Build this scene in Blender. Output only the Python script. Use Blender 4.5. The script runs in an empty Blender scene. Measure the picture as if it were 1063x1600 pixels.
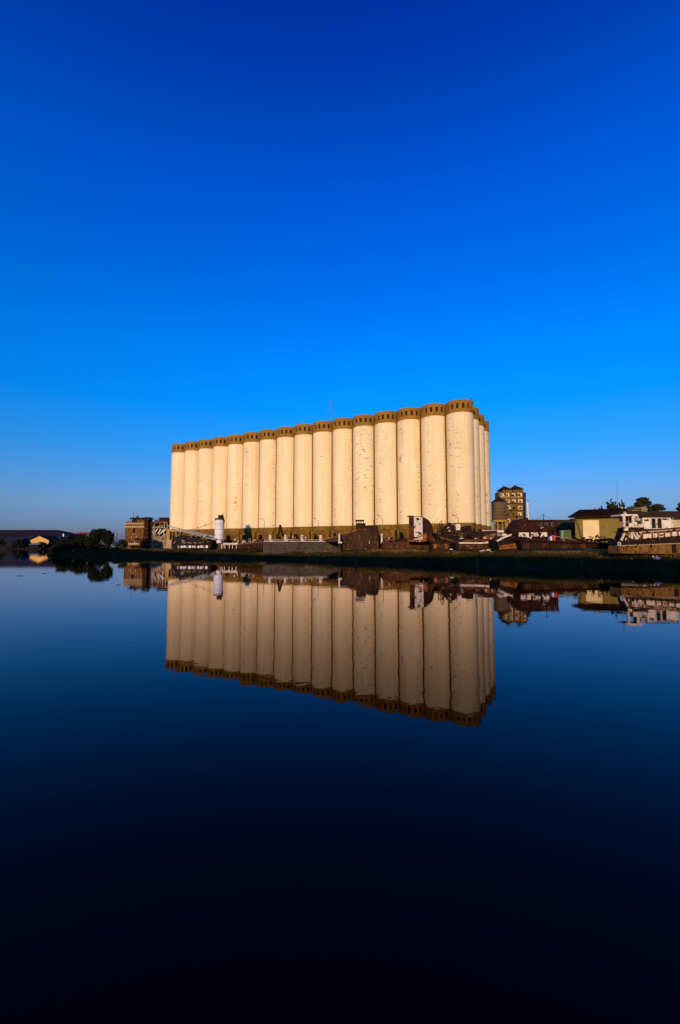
import bpy, bmesh, math, random
import numpy as np
from mathutils import Vector, Matrix
R = math.radians
random.seed(7); rng = np.random.default_rng(7)
sc = bpy.context.scene
COL = sc.collection

# ------------------------------------------------------------------ camera
CAM_H, PITCH, F = 2.64, 0.076, 700.0            # eye height, upward tilt, focal length in photo pixels (1063 x 1600)
cam = bpy.data.cameras.new('camera'); cam_o = bpy.data.objects.new('camera', cam); COL.objects.link(cam_o)
cam.sensor_fit = 'VERTICAL'; cam.sensor_height = 36.0; cam.lens = 36.0 * F / 1600.0
cam.clip_start = 0.1; cam.clip_end = 9000
cam_o.location = (0, 0, CAM_H); cam_o.rotation_euler = (math.pi / 2 + PITCH, 0, 0)
sc.camera = cam_o
# ------------------------------------------------------------------ sky and sun
SUN_EL, SUN_AZ = 7.2, 194.5                      # degrees; azimuth clockwise from +Y
w = bpy.data.worlds.new('World'); sc.world = w; w.use_nodes = True
nt = w.node_tree; bg = nt.nodes['Background']; bg.inputs[1].default_value = 0.097
sky = nt.nodes.new('ShaderNodeTexSky'); sky.sky_type = 'NISHITA'; sky.sun_disc = False
sky.sun_elevation = R(SUN_EL); sky.sun_rotation = R(SUN_AZ)
tc = nt.nodes.new('ShaderNodeTexCoord'); sep = nt.nodes.new('ShaderNodeSeparateXYZ')
nt.links.new(tc.outputs['Generated'], sep.inputs[0])
rmp = nt.nodes.new('ShaderNodeValToRGB'); nt.links.new(sep.outputs['Z'], rmp.inputs[0])
els = rmp.color_ramp.elements
grade = [(0.0, (.40, .62, 2.6)), (.09, (.46, .84, 2.1)), (.2, (.135, 1.0, 2.62)), (.29, (.01, 1.10, 3.2)),
         (.395, (0.0, 1.12, 3.5)), (.635, (0, .78, 3.7)), (.80, (0, .34, 2.65)), (1.0, (0, .2, 2.0))]
while len(els) < len(grade): els.new(0.5)
for e, (p, c) in zip(els, grade):
    e.position = p; e.color = (c[0] / 4, c[1] / 4, c[2] / 4, 1)
vm = nt.nodes.new('ShaderNodeVectorMath'); vm.operation = 'MULTIPLY'
nt.links.new(sky.outputs[0], vm.inputs[0]); nt.links.new(rmp.outputs[0], vm.inputs[1])
vs = nt.nodes.new('ShaderNodeVectorMath'); vs.operation = 'SCALE'; vs.inputs['Scale'].default_value = 4.0
nt.links.new(vm.outputs[0], vs.inputs[0]); nt.links.new(vs.outputs[0], bg.inputs[0])
sun = bpy.data.lights.new('sun', 'SUN'); sun.energy = 4.0; sun.angle = R(0.5); sun.color = (1.0, .66, .35)
sun_o = bpy.data.objects.new('sun', sun); COL.objects.link(sun_o)
sd = Vector((math.sin(R(SUN_AZ)) * math.cos(R(SUN_EL)), math.cos(R(SUN_AZ)) * math.cos(R(SUN_EL)), math.sin(R(SUN_EL))))
sun_o.rotation_euler = sd.to_track_quat('Z', 'Y').to_euler(); sun_o.location = (-20, -60, 40)
sc.view_settings.view_transform = 'Standard'; sc.view_settings.look = 'None'
sc.view_settings.exposure = 0.0; sc.view_settings.gamma = 1.0
sc.cycles.max_bounces = 6; sc.cycles.use_denoising = True

# ------------------------------------------------------------------ materials
MATS = {}
def mat(name, c1, c2=None, scale=1.5, rough=.85, detail=6, lo=.35, hi=.65, bump=0.0, c3=None, c3amt=.55, metallic=0.0, spec=.12, stretch=(1, 1, 1)):
    if name in MATS: return MATS[name]
    m = bpy.data.materials.new(name); m.use_nodes = True; n = m.node_tree; b = n.nodes['Principled BSDF']
    b.inputs['Roughness'].default_value = rough; b.inputs['Metallic'].default_value = metallic
    b.inputs['Specular IOR Level'].default_value = spec
    if c2 is None: c2 = tuple(v * .7 for v in c1)
    t = n.nodes.new('ShaderNodeTexCoord'); oi = n.nodes.new('ShaderNodeObjectInfo')
    mp = n.nodes.new('ShaderNodeMapping'); mp.inputs['Scale'].default_value = stretch
    ad = n.nodes.new('ShaderNodeVectorMath'); ad.operation = 'ADD'
    ms = n.nodes.new('ShaderNodeMath'); ms.operation = 'MULTIPLY'; ms.inputs[1].default_value = 60
    n.links.new(oi.outputs['Random'], ms.inputs[0]); n.links.new(t.outputs['Object'], ad.inputs[0]); n.links.new(ms.outputs[0], ad.inputs[1])
    n.links.new(ad.outputs[0], mp.inputs['Vector'])
    nz = n.nodes.new('ShaderNodeTexNoise'); nz.inputs['Scale'].default_value = scale; nz.inputs['Detail'].default_value = detail; nz.inputs['Roughness'].default_value = .65
    n.links.new(mp.outputs[0], nz.inputs['Vector'])
    rp = n.nodes.new('ShaderNodeValToRGB'); e = rp.color_ramp.elements
    e[0].position = lo; e[0].color = (*c1, 1); e[1].position = hi; e[1].color = (*c2, 1)
    n.links.new(nz.outputs[0], rp.inputs[0]); out = rp.outputs[0]
    if c3:
        n2 = n.nodes.new('ShaderNodeTexNoise'); n2.inputs['Scale'].default_value = scale * 2.3; n2.inputs['Detail'].default_value = 8; n2.inputs['Roughness'].default_value = .7
        n.links.new(mp.outputs[0], n2.inputs['Vector'])
        r2 = n.nodes.new('ShaderNodeValToRGB'); r2.color_ramp.elements[0].position = c3amt; r2.color_ramp.elements[1].position = c3amt + .06
        n.links.new(n2.outputs[0], r2.inputs[0])
        mx = n.nodes.new('ShaderNodeMix'); mx.data_type = 'RGBA'
        n.links.new(r2.outputs[0], mx.inputs[0]); n.links.new(out, mx.inputs[6]); mx.inputs[7].default_value = (*c3, 1)
        out = mx.outputs[2]
    n.links.new(out, b.inputs['Base Color'])
    if bump:
        bp = n.nodes.new('ShaderNodeBump'); bp.inputs['Strength'].default_value = bump; bp.inputs['Distance'].default_value = .05
        n.links.new(nz.outputs[0], bp.inputs['Height']); n.links.new(bp.outputs[0], b.inputs['Normal'])
    MATS[name] = m; return m

def ribbed(name, c1, c2, axis=0, pitch=.25):
    m = mat(name, c1, c2, 1.1, .8, spec=0.0); n = m.node_tree; b = n.nodes['Principled BSDF']
    t = n.nodes.new('ShaderNodeTexCoord'); wv = n.nodes.new('ShaderNodeTexWave'); wv.bands_direction = 'XYZ'[axis]
    wv.inputs['Scale'].default_value = 1 / pitch / 3.18; n.links.new(t.outputs['Object'], wv.inputs['Vector'])
    bp = n.nodes.new('ShaderNodeBump'); bp.inputs['Strength'].default_value = .8; bp.inputs['Distance'].default_value = .06
    n.links.new(wv.outputs[1], bp.inputs['Height']); n.links.new(bp.outputs[0], b.inputs['Normal'])
    return m

def silo_paint():
    m = bpy.data.materials.new('silo_paint'); m.use_nodes = True; n = m.node_tree; b = n.nodes['Principled BSDF']
    L = n.links.new; N = lambda k: n.nodes.new('ShaderNode' + k)
    b.inputs['Roughness'].default_value = .9; b.inputs['Specular IOR Level'].default_value = .1
    t = N('TexCoord'); oi = N('ObjectInfo'); sp = N('SeparateXYZ'); L(t.outputs['Object'], sp.inputs[0])
    an = N('Math'); an.operation = 'ARCTAN2'; L(sp.outputs['Y'], an.inputs[0]); L(sp.outputs['X'], an.inputs[1])
    ar = N('Math'); ar.operation = 'MULTIPLY'; ar.inputs[1].default_value = 3.0; L(an.outputs[0], ar.inputs[0])
    rn = N('Math'); rn.operation = 'MULTIPLY'; rn.inputs[1].default_value = 137.0; L(oi.outputs['Random'], rn.inputs[0])
    cb = N('CombineXYZ'); L(ar.outputs[0], cb.inputs[0]); L(sp.outputs['Z'], cb.inputs[1]); L(rn.outputs[0], cb.inputs[2])
    def noise(scale, sx, sy, detail=5, rough=.6):
        mp = N('Mapping'); mp.inputs['Scale'].default_value = (sx, sy, 1); L(cb.outputs[0], mp.inputs[0])
        z = N('TexNoise'); z.inputs['Scale'].default_value = scale; z.inputs['Detail'].default_value = detail; z.inputs['Roughness'].default_value = rough
        L(mp.outputs[0], z.inputs['Vector']); return z.outputs[0]
    def ramp(src, a, c):
        r = N('MapRange'); r.inputs['From Min'].default_value = a; r.inputs['From Max'].default_value = c; r.clamp = True; L(src, r.inputs[0]); return r.outputs[0]
    def mul(a, c):
        k = N('Math'); k.operation = 'MULTIPLY'
        L(a, k.inputs[0])
        if isinstance(c, float): k.inputs[1].default_value = c
        else: L(c, k.inputs[1])
        return k.outputs[0]
    def mix(fac, a, col):
        x = N('Mix'); x.data_type = 'RGBA'; L(fac, x.inputs[0])
        if isinstance(a, tuple): x.inputs[6].default_value = (*a, 1)
        else: L(a, x.inputs[6])
        x.inputs[7].default_value = (*col, 1); return x.outputs[2]
    col = mix(ramp(noise(.25, 1, .35, 4), .35, .7), (.84, .68, .41), (.76, .59, .325))
    # flaked paint: short horizontal dashes inside vertical columns
    column = ramp(noise(.42, 1, .05, 2), .49, .60)
    r9 = N('Math'); r9.operation = 'MULTIPLY'; r9.inputs[1].default_value = 7.31; L(oi.outputs['Random'], r9.inputs[0])
    rf = N('Math'); rf.operation = 'FRACT'; L(r9.outputs[0], rf.inputs[0]); grime = ramp(rf.outputs[0], -.7, .8)
    dash = ramp(noise(.9, .8, 2.0, 6, .7), .55, .63)
    col = mix(mul(mul(mul(dash, column), grime), .9), col, (.17, .12, .085))
    col = mix(mul(mul(grime, ramp(noise(.5, 1.6, .05, 4), .45, .65)), .4), col, (.62, .47, .28))
    # isolated flakes anywhere
    col = mix(mul(ramp(noise(.8, .7, 1.6, 7, .7), .66, .71), .8), col, (.26, .21, .17))
    # formwork lift lines, faint
    zz = N('Math'); zz.operation = 'FRACT'; zs = N('Math'); zs.operation = 'MULTIPLY'; zs.inputs[1].default_value = .5
    L(sp.outputs['Z'], zs.inputs[0]); L(zs.outputs[0], zz.inputs[0])
    ln = N('Math'); ln.operation = 'GREATER_THAN'; ln.inputs[1].default_value = .965; L(zz.outputs[0], ln.inputs[0])
    col = mix(mul(mul(ln.outputs[0], ramp(noise(.6, .7, .5, 4), .52, .62)), .5), col, (.36, .29, .22))
    # water streaks below the cap
    st = mul(ramp(noise(.8, 2.2, .06, 4), .52, .75), ramp(sp.outputs['Z'], 10.0, 31.0))
    col = mix(mul(st, .5), col, (.42, .33, .22))
    L(col, b.inputs['Base Color'])
    bp = N('Bump'); bp.inputs['Strength'].default_value = .15; bp.inputs['Distance'].default_value = .05
    L(noise(1.5, 1, 1, 5), bp.inputs['Height']); L(bp.outputs[0], b.inputs['Normal'])
    return m

def water_mat():
    m = bpy.data.materials.new('river_water'); m.use_nodes = True; n = m.node_tree; n.nodes.remove(n.nodes['Principled BSDF'])
    t = n.nodes.new('ShaderNodeTexCoord'); N = lambda k: n.nodes.new('ShaderNode' + k); L = n.links.new
    z1 = N('TexNoise'); z1.inputs['Scale'].default_value = .8; z1.inputs['Detail'].default_value = 4
    L(t.outputs['Object'], z1.inputs['Vector'])
    bp = N('Bump'); bp.inputs['Strength'].default_value = 1.0; bp.inputs['Distance'].default_value = .0036
    L(z1.outputs[0], bp.inputs['Height'])
    fr = N('Fresnel'); fr.inputs['IOR'].default_value = 1.333; L(bp.outputs[0], fr.inputs['Normal'])
    # seen through a polarising filter: steep-angle glare is cut, grazing reflections stay
    pq = N('Math'); pq.operation = 'POWER'; pq.inputs[1].default_value = 1.55; L(fr.outputs[0], pq.inputs[0])
    pw = N('Math'); pw.operation = 'MULTIPLY'; pw.use_clamp = True; pw.inputs[1].default_value = 1.35; L(pq.outputs[0], pw.inputs[0])
    df = N('BsdfDiffuse'); df.inputs[0].default_value = (.0004, .0004, .0006, 1)
    gl = N('BsdfGlossy'); gl.inputs['Roughness'].default_value = .012; gl.inputs['Color'].default_value = (.98, .92, 1, 1); L(bp.outputs[0], gl.inputs['Normal'])
    mx = N('MixShader'); L(pw.outputs[0], mx.inputs[0]); L(df.outputs[0], mx.inputs[1]); L(gl.outputs[0], mx.inputs[2])
    L(mx.outputs[0], n.nodes['Material Output'].inputs[0])
    return m

M = dict(
    water=water_mat(), silo=silo_paint(),
    cap=mat('cap_concrete', (.31, .155, .022), (.22, .108, .016), .6, .9, bump=.2),
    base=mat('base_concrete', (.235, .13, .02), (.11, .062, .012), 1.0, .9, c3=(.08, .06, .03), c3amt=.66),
    seam_shade=mat('seam_shade_brown', (.13, .075, .016), (.08, .045, .012), 1.5, .9),  # dark brown standing for the shade in the crevices between silos
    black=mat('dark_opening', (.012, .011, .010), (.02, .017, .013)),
    soil=mat('soil', (.055, .030, .007), (.028, .016, .004), .5, .95, bump=.4),
    brick=mat('brown_brick', (.20, .095, .028), (.10, .045, .014), 1.4, .9, c3=(.035, .02, .01), c3amt=.58),
    stone=mat('pale_render', (.42, .31, .17), (.30, .21, .11), 1.0, .9, c3=(.12, .08, .045), c3amt=.62),
    ruin=mat('ruin_render', (.36, .27, .19), (.19, .12, .07), .9, .9, c3=(.05, .028, .016), c3amt=.52),
    yellow=mat('yellow_concrete', (.42, .27, .06), (.30, .19, .045), .8, .9, c3=(.12, .08, .03), c3amt=.64),
    rust=mat('rust', (.135, .048, .018), (.035, .014, .008), 1.3, .9, c3=(.016, .009, .006), c3amt=.53),
    rust_dark=mat('rust_dark', (.036, .015, .009), (.013, .007, .005), 1.4, .9, c3=(.19, .068, .02), c3amt=.60),
    rust_red=mat('rust_red', (.044, .013, .007), (.014, .006, .004), 1.3, .9, c3=(.13, .045, .018), c3amt=.61),
    rust_orange=mat('rust_orange', (.33, .12, .032), (.12, .042, .014), 1.8, .9, c3=(.03, .014, .008), c3amt=.54),
    white_rust=mat('white_rusty_paint', (.66, .58, .47), (.56, .46, .34), 1.2, .8, c3=(.17, .065, .024), c3amt=.55),
    white_old=mat('white_old_paint', (.74, .67, .55), (.62, .52, .40), 1.0, .75, c3=(.22, .10, .045), c3amt=.57),
    tank=mat('tank_white', (.70, .70, .70), (.60, .60, .61), .8, .6, c3=(.36, .25, .18), c3amt=.7),
    steel=mat('pale_steel', (.29, .29, .31), (.17, .17, .19), 1.6, .6, c3=(.10, .06, .04), c3amt=.6),
    grey=mat('grey_hull', (.075, .058, .042), (.042, .032, .023), .8, .85, c3=(.07, .06, .05), c3amt=.68),
    hull_dark=mat('dark_hull', (.022, .013, .009), (.010, .007, .005), 1.2, .9, c3=(.10, .04, .018), c3amt=.66),
    hull_gold=mat('ochre_hull', (.21, .105, .025), (.12, .055, .015), 1.2, .9, c3=(.05, .025, .01), c3amt=.58, stretch=(.5, .5, 1.6)),
    hull_brown=mat('brown_hull', (.062, .032, .018), (.026, .014, .008), 1.1, .9, c3=(.19, .075, .024), c3amt=.57, stretch=(1, 1, .4)),
    roof_purple=ribbed('dark_metal_roof', (.032, .016, .006), (.020, .010, .004), 0, .5),
    roof_brown=ribbed('brown_metal_roof', (.080, .052, .024), (.050, .033, .016), 0, .4),
    wall_olive=ribbed('olive_metal_wall', (.24, .175, .052), (.17, .125, .036), 0, .28),
    wall_cream=ribbed('cream_metal_wall', (.55, .44, .24), (.45, .35, .19), 0, .28),
    door_cream=mat('cream_door', (.74, .58, .30), (.66, .5, .25), .7, .8),
    tower=mat('tower_render', (.20, .112, .022), (.10, .056, .013), 1.0, .9, c3=(.05, .034, .014), c3amt=.55),
    tower_pale=mat('tower_pale_panel', (.70, .58, .38), (.5, .38, .2), 1.5, .9),
    tank_rust_wall_shade=mat('stained_tank_wall_shade', (.14, .098, .048), (.085, .056, .028), .9, .9, c3=(.05, .033, .02), c3amt=.6, stretch=(1, 1, .15)),  # stained tank steel, also the dark shade colour of the tower side
    red=mat('red_paint', (.62, .03, .02), (.5, .025, .015), 1.0, .5),
    blue=mat('blue_paint', (.05, .10, .28), (.04, .08, .22), 1.0, .6),
    green=mat('green_paint', (.10, .14, .045), (.07, .10, .03), 1.0, .8),
    teal=mat('pale_green_paint', (.20, .33, .22), (.13, .22, .14), 1.0, .8),
    far_roof=mat('far_red_roof', (.032, .012, .010), (.024, .009, .008), .1, .9),
    far_blue=mat('far_blue_sheet', (.018, .032, .075), (.012, .022, .05), .1, .9),
    far_wall=mat('far_dark_wall', (.012, .012, .015), (.008, .008, .011), .1, .9),
    gable=mat('yellow_gable', (.58, .36, .09), (.5, .31, .08), .2, .9),
    pink=mat('pink_steel', (.20, .035, .045), (.15, .028, .036), .2, .9),
    bark=mat('bark', (.05, .035, .022), (.03, .022, .015), 2.0, .95),
    leaf_dark=mat('leaf_dark', (.013, .021, .006), (.007, .012, .004), .8, .8),
    leaf_mid=mat('leaf_mid', (.036, .034, .005), (.020, .019, .003), .8, .8),
    grass=mat('grass_green', (.058, .042, .006), (.030, .022, .003), .25, .9),
    dry=mat('grass_dry', (.26, .155, .032), (.13, .08, .018), .3, .9),
    lamp=mat('lamp_steel', (.16, .13, .09), (.12, .09, .06), 1.0, .6),
    trash=mat('pale_trash', (.5, .52, .56), (.35, .36, .4), 3.0, .7),
    mud=mat('mud', (.060, .040, .014), (.03, .02, .008), .4, .9),
    pile=mat('wet_timber', (.10, .066, .026), (.05, .033, .013), 3.0, .9),
)

# ------------------------------------------------------------------ helpers
def at(x, y, Y):
    """point at world depth Y that the photo shows at pixel x, y"""
    u = (800 - y) / F; c, s = math.cos(PITCH), math.sin(PITCH)
    k = Y / (c - u * s)
    return Vector((k * (x - 531.5) / F, Y, CAM_H + k * (s + u * c)))

class MB:
    def __init__(s): s.v = []; s.f = []
    def add(s, v, f):
        o = len(s.v); s.v += [tuple(p) for p in v]; s.f += [tuple(i + o for i in q) for q in f]; return s
    def box(s, x0, x1, y0, y1, z0, z1):
        if x0 > x1: x0, x1 = x1, x0
        if z0 > z1: z0, z1 = z1, z0
        v = [(x, y, z) for z in (z0, z1) for y in (y0, y1) for x in (x0, x1)]
        return s.add(v, [(0, 2, 3, 1), (4, 5, 7, 6), (0, 1, 5, 4), (2, 6, 7, 3), (0, 4, 6, 2), (1, 3, 7, 5)])
    def prism(s, pts, y0, y1):                     # polygon in x, z pushed from y0 to y1
        n = len(pts)
        if sum(pts[i][0] * pts[(i + 1) % n][1] - pts[(i + 1) % n][0] * pts[i][1] for i in range(n)) < 0: pts = pts[::-1]
        v = [(p[0], y0, p[1]) for p in pts] + [(p[0], y1, p[1]) for p in pts]
        f = [tuple(range(n)), tuple(range(2 * n - 1, n - 1, -1))] + [(i, i + n, (i + 1) % n + n, (i + 1) % n) for i in range(n)]
        return s.add(v, f)
    def tube(s, a, b, r0, r1=None, n=8, caps=True):
        a, b = Vector(a), Vector(b); r1 = r0 if r1 is None else r1
        d = (b - a).normalized(); u = d.cross(Vector((0, 0, 1)) if abs(d.z) < .9 else Vector((1, 0, 0))).normalized(); w_ = d.cross(u)
        v = []
        for p, r in ((a, r0), (b, r1)):
            v += [p + (u * math.cos(2 * math.pi * i / n) + w_ * math.sin(2 * math.pi * i / n)) * r for i in range(n)]
        f = [(i, i + n, (i + 1) % n + n, (i + 1) % n) for i in range(n)]
        if caps: f += [tuple(range(n)), tuple(range(2 * n - 1, n - 1, -1))]
        return s.add(v, f)
    def lathe(s, prof, n=24, cx=0, cy=0, cap=True):   # prof: (radius, z) from bottom to top
        v = []; f = []
        for r, z in prof: v += [(cx + r * math.cos(2 * math.pi * i / n), cy + r * math.sin(2 * math.pi * i / n), z) for i in range(n)]
        for k in range(len(prof) - 1):
            f += [(k * n + i, k * n + (i + 1) % n, (k + 1) * n + (i + 1) % n, (k + 1) * n + i) for i in range(n)]
        if cap: f += [tuple(range(n - 1, -1, -1)), tuple(range((len(prof) - 1) * n, len(prof) * n))]
        return s.add(v, f)
    def bar(s, a, b, wd, hd=None):
        a, b = Vector(a), Vector(b); hd = hd or wd
        d = (b - a).normalized(); u = d.cross(Vector((0, 1, 0)) if abs(d.y) < .9 else Vector((1, 0, 0))).normalized(); k = d.cross(u)
        v = [p + u * (i * hd / 2) + k * (j * wd / 2) for p in (a, b) for i, j in ((-1, -1), (1, -1), (1, 1), (-1, 1))]
        return s.add(v, [(0, 3, 2, 1), (4, 5, 6, 7), (0, 1, 5, 4), (1, 2, 6, 5), (2, 3, 7, 6), (3, 0, 4, 7)])
    def mesh(s, name):
        m = bpy.data.meshes.new(name); m.from_pydata(s.v, [], s.f); m.update()
        bm = bmesh.new(); bm.from_mesh(m); bmesh.ops.recalc_face_normals(bm, faces=bm.faces); bm.to_mesh(m); bm.free()
        return m
    def build(s, name, material, parent=None, smooth=False, label=None, bevel=0):
        m = s.mesh(name); m.materials.append(M[material] if isinstance(material, str) else material)
        if smooth:
            m.shade_smooth()
            try: m.set_sharp_from_angle(angle=R(40))
            except Exception: pass
        o = bpy.data.objects.new(name, m); COL.objects.link(o)
        if parent is not None: o.parent = parent
        if label: o['label'] = label
        if bevel:
            b = o.modifiers.new('bevel', 'BEVEL'); b.width = bevel; b.segments = 2
        return o

def tag(o, label, cat, group=None):
    o['label'] = label; o['category'] = cat
    if group: o['group'] = group
    return o
def thing(name, label, cat, loc=(0, 0, 0), rotz=0, group=None):
    o = bpy.data.objects.new(name, None); COL.objects.link(o); o.empty_display_size = .5
    o.location = loc; o.rotation_euler = (0, 0, rotz); return tag(o, label, cat, group)
def structure(o): o['kind'] = 'structure'; return o
def copy_tree(o, parent=None):
    c = o.copy(); COL.objects.link(c); c.parent = parent
    for ch in list(o.children): copy_tree(ch, c)
    return c

class PT:
    """a thing at depth Y, its parts measured off the photo in pixels and given real size and depth"""
    def __init__(s, name, label, cat, x, y, Y, group=None, ground=None):
        s.Y = Y; s.o = at(x, y, Y)
        if ground is not None: s.o.z = ground
        s.t = thing(name, label, cat, s.o, 0, group)
    def p(s, x, y, d=0): return at(x, y, s.Y + d) - s.o
    def box(s, name, m, x0, x1, y0, y1, d=0, th=.3, parent=None, label=None, bevel=0, z0=None):
        a = s.p(x0, y1, d); b = s.p(x1, y0, d)
        bz = a.z if z0 is None else z0 - s.o.z
        return MB().box(a.x, b.x, d, d + th, bz, b.z).build(name, m, parent or s.t, label=label, bevel=bevel)
    def poly(s, name, m, pts, d=0, th=.3, parent=None, label=None):
        q = [s.p(x, y, d) for x, y in pts]
        return MB().prism([(v.x, v.z) for v in q], d, d + th).build(name, m, parent or s.t, label=label)
    def bar(s, name, m, a, b, wd=.15, d=0, d2=None, parent=None, hd=None):
        return MB().bar(s.p(*a, d), s.p(*b, d if d2 is None else d2), wd, hd).build(name, m, parent or s.t)
    def tube(s, name, m, a, b, r, d=0, d2=None, r1=None, parent=None):
        return MB().tube(s.p(*a, d), s.p(*b, d if d2 is None else d2), r, r1).build(name, m, parent or s.t, smooth=True)

def clutter(T, x0, x1, ytop, ybot, n, seed, d0=-.3, d1=1.5, mats=('rust_dark', 'rust_dark', 'rust', 'rust', 'rust_orange', 'rust_orange', 'white_rust', 'hull_dark')):
    """odds and ends lying about on a wreck: plates, bars, pipes, small boxes"""
    r = random.Random(seed)
    for k in range(int(n * 1.5)):
        x = r.uniform(x0, x1); y = ybot - (ybot - ytop) * r.random() ** 1.6; d = r.uniform(d0, d1); m = r.choice(mats); q = r.random()
        if q < .35: a = r.uniform(-.6, .6) + (math.pi / 2 if r.random() < .6 else 0); l = r.uniform(2, 6); T.bar('scrap_bar', m, (x, y), (x + l * math.cos(a), y - abs(l * math.sin(a))), r.uniform(.07, .16), d)
        elif q < .75: w1, h1 = r.uniform(.9, 3.8), r.uniform(.7, 2.8); j = lambda: r.uniform(-.8, .8); T.poly('scrap_plate', m, [(x + j(), y + j()), (x + w1 + j(), y + j()), (x + w1 + j(), y - h1 + j()), (x + j(), y - h1 + j())], d, r.uniform(.05, .3))
        else: T.box('scrap_box', m, x, x + r.uniform(1, 3), y - r.uniform(.8, 2.6), y, d, r.uniform(.3, .9))
# ------------------------------------------------------------------ ground and water
SHORE = [(140, -52), (110, -25), (60, 21), (36, 43.5), (31, 47.5), (20, 57.5), (5, 73), (-10, 86), (-28, 101), (-47, 114), (-64, 121), (-80, 126),
         (-87, 132), (-92, 150), (-110, 210), (-170, 330), (-215, 372), (-300, 392), (-420, 400), (-900, 430)]
LANDPOLY = np.array(SHORE + [(-900, 900), (900, 900), (900, -52)], float)
SH = np.array(SHORE, float)
def shore_dist(X, Y):
    P = np.stack([X.ravel(), Y.ravel()], 1); best = np.full(len(P), 1e9)
    for a, b in zip(SH[:-1], SH[1:]):
        d = b - a; t = np.clip(((P - a) @ d) / (d @ d), 0, 1); best = np.minimum(best, np.hypot(*(P - a - t[:, None] * d).T))
    inside = np.zeros(len(P), bool); n = len(LANDPOLY)
    for i in range(n):
        (x0, y0), (x1, y1) = LANDPOLY[i], LANDPOLY[(i + 1) % n]
        c = ((y0 > P[:, 1]) != (y1 > P[:, 1]))
        xi = x0 + (P[:, 1] - y0) * (x1 - x0) / ((y1 - y0) if y1 != y0 else 1e-9)
        inside ^= c & (P[:, 0] < xi)
    return np.where(inside, best, -best).reshape(X.shape)
PH = rng.uniform(0, 6.28, (24,)); WV = rng.normal(0, 1, (24, 2)); WV /= np.linalg.norm(WV, axis=1)[:, None]
FR = np.geomspace(.12, 2.2, 24)
def wob(X, Y):
    return sum(np.sin((X * WV[i, 0] + Y * WV[i, 1]) * FR[i] + PH[i]) * (.5 / (1 + FR[i] * 2)) for i in range(24)) / 2.2
def height(X, Y):
    n = wob(X, Y); d = shore_dist(X, Y) + n * 1.3
    z = np.interp(d, [-6, -1.0, 0, .8, 2.2, 3.6, 6, 14, 40], [-2.0, -.45, -.02, .5, 1.15, 1.5, 1.62, 1.8, 2.0])
    return z + n * .22 * np.clip(d / 3, 0, 1)
def hgt(x, y): return float(height(np.array([[float(x)]]), np.array([[float(y)]]))[0, 0])
def grid(xs, ys, zf):
    X, Y = np.meshgrid(xs, ys); Z = zf(X, Y); nx, ny = len(xs), len(ys)
    v = np.stack([X, Y, Z], 2).reshape(-1, 3); i = np.arange(nx * ny).reshape(ny, nx)
    f = np.stack([i[:-1, :-1], i[:-1, 1:], i[1:, 1:], i[1:, :-1]], 2).reshape(-1, 4)
    return v, f
v1, f1 = grid(np.arange(-124, 96.1, .8), np.arange(12, 168.1, .8), height)
v2, f2 = grid(np.arange(-124, 96.1, .8), np.array([168, 800.]), lambda X, Y: height(X, Y) - .01)
def coarse(X, Y): return np.where(shore_dist(X, Y) > 0, 1.95, -2.)
def hh(X, Y): return np.interp(shore_dist(X, Y), [-3, 0, 3, 20], [-1.5, 0, 1.6, 1.95])
v3, f3 = grid(np.arange(-900, -123.9, 8.), np.arange(100, 900.1, 8.), hh)
v4, f4 = grid(np.arange(96, 900.1, 12.), np.arange(-52, 900.1, 8.), hh)
v5, f5 = grid(np.array([-5000, 5000.]), np.array([800, 7000.]), lambda X, Y: X * 0 + 1.93)
vs_, fs_, off = [], [], 0
for v, f in ((v1, f1), (v2, f2), (v3, f3), (v4, f4), (v5, f5)):
    vs_.append(v); fs_.append(f + off); off += len(v)
me = bpy.data.meshes.new('ground'); me.from_pydata(np.concatenate(vs_).tolist(), [], np.concatenate(fs_).tolist())
me.materials.append(M['soil']); me.shade_smooth()
ground = bpy.data.objects.new('ground', me); COL.objects.link(ground); structure(ground)
water = MB().add([(-5000, -60, 0), (5000, -60, 0), (5000, 6000, 0), (-5000, 6000, 0)], [(0, 1, 2, 3)]).build('river', 'water'); structure(water)
# near bank: the quay the picture is taken from and an unseen embankment added behind it, shaped to shade the far bank
T_, N_ = Vector((-.743, .669, 0)), Vector((.669, .743, 0))
q = MB(); prof = [(-.9, -2.0), (-.9, .9), (-6, .95), (-11, 8.0), (-15, 11.62), (-22, 11.62), (-45, .9), (-400, .9), (-400, -2)]
pts = []
for s_ in (-180, -60, -20, 20, 60, 115):
    pts += [T_ * s_ + N_ * a + Vector((0, 0, z * (1 + (.05 * math.sin(s_ * .3) if z > 5 else 0)))) for a, z in prof]
n_ = len(prof)
q.add(pts, [(k * n_ + i, k * n_ + i + 1, (k + 1) * n_ + i + 1, (k + 1) * n_ + i) for k in range(5) for i in range(n_ - 1)])
structure(q.build('near_quay_shade_bank', 'soil'))

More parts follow.
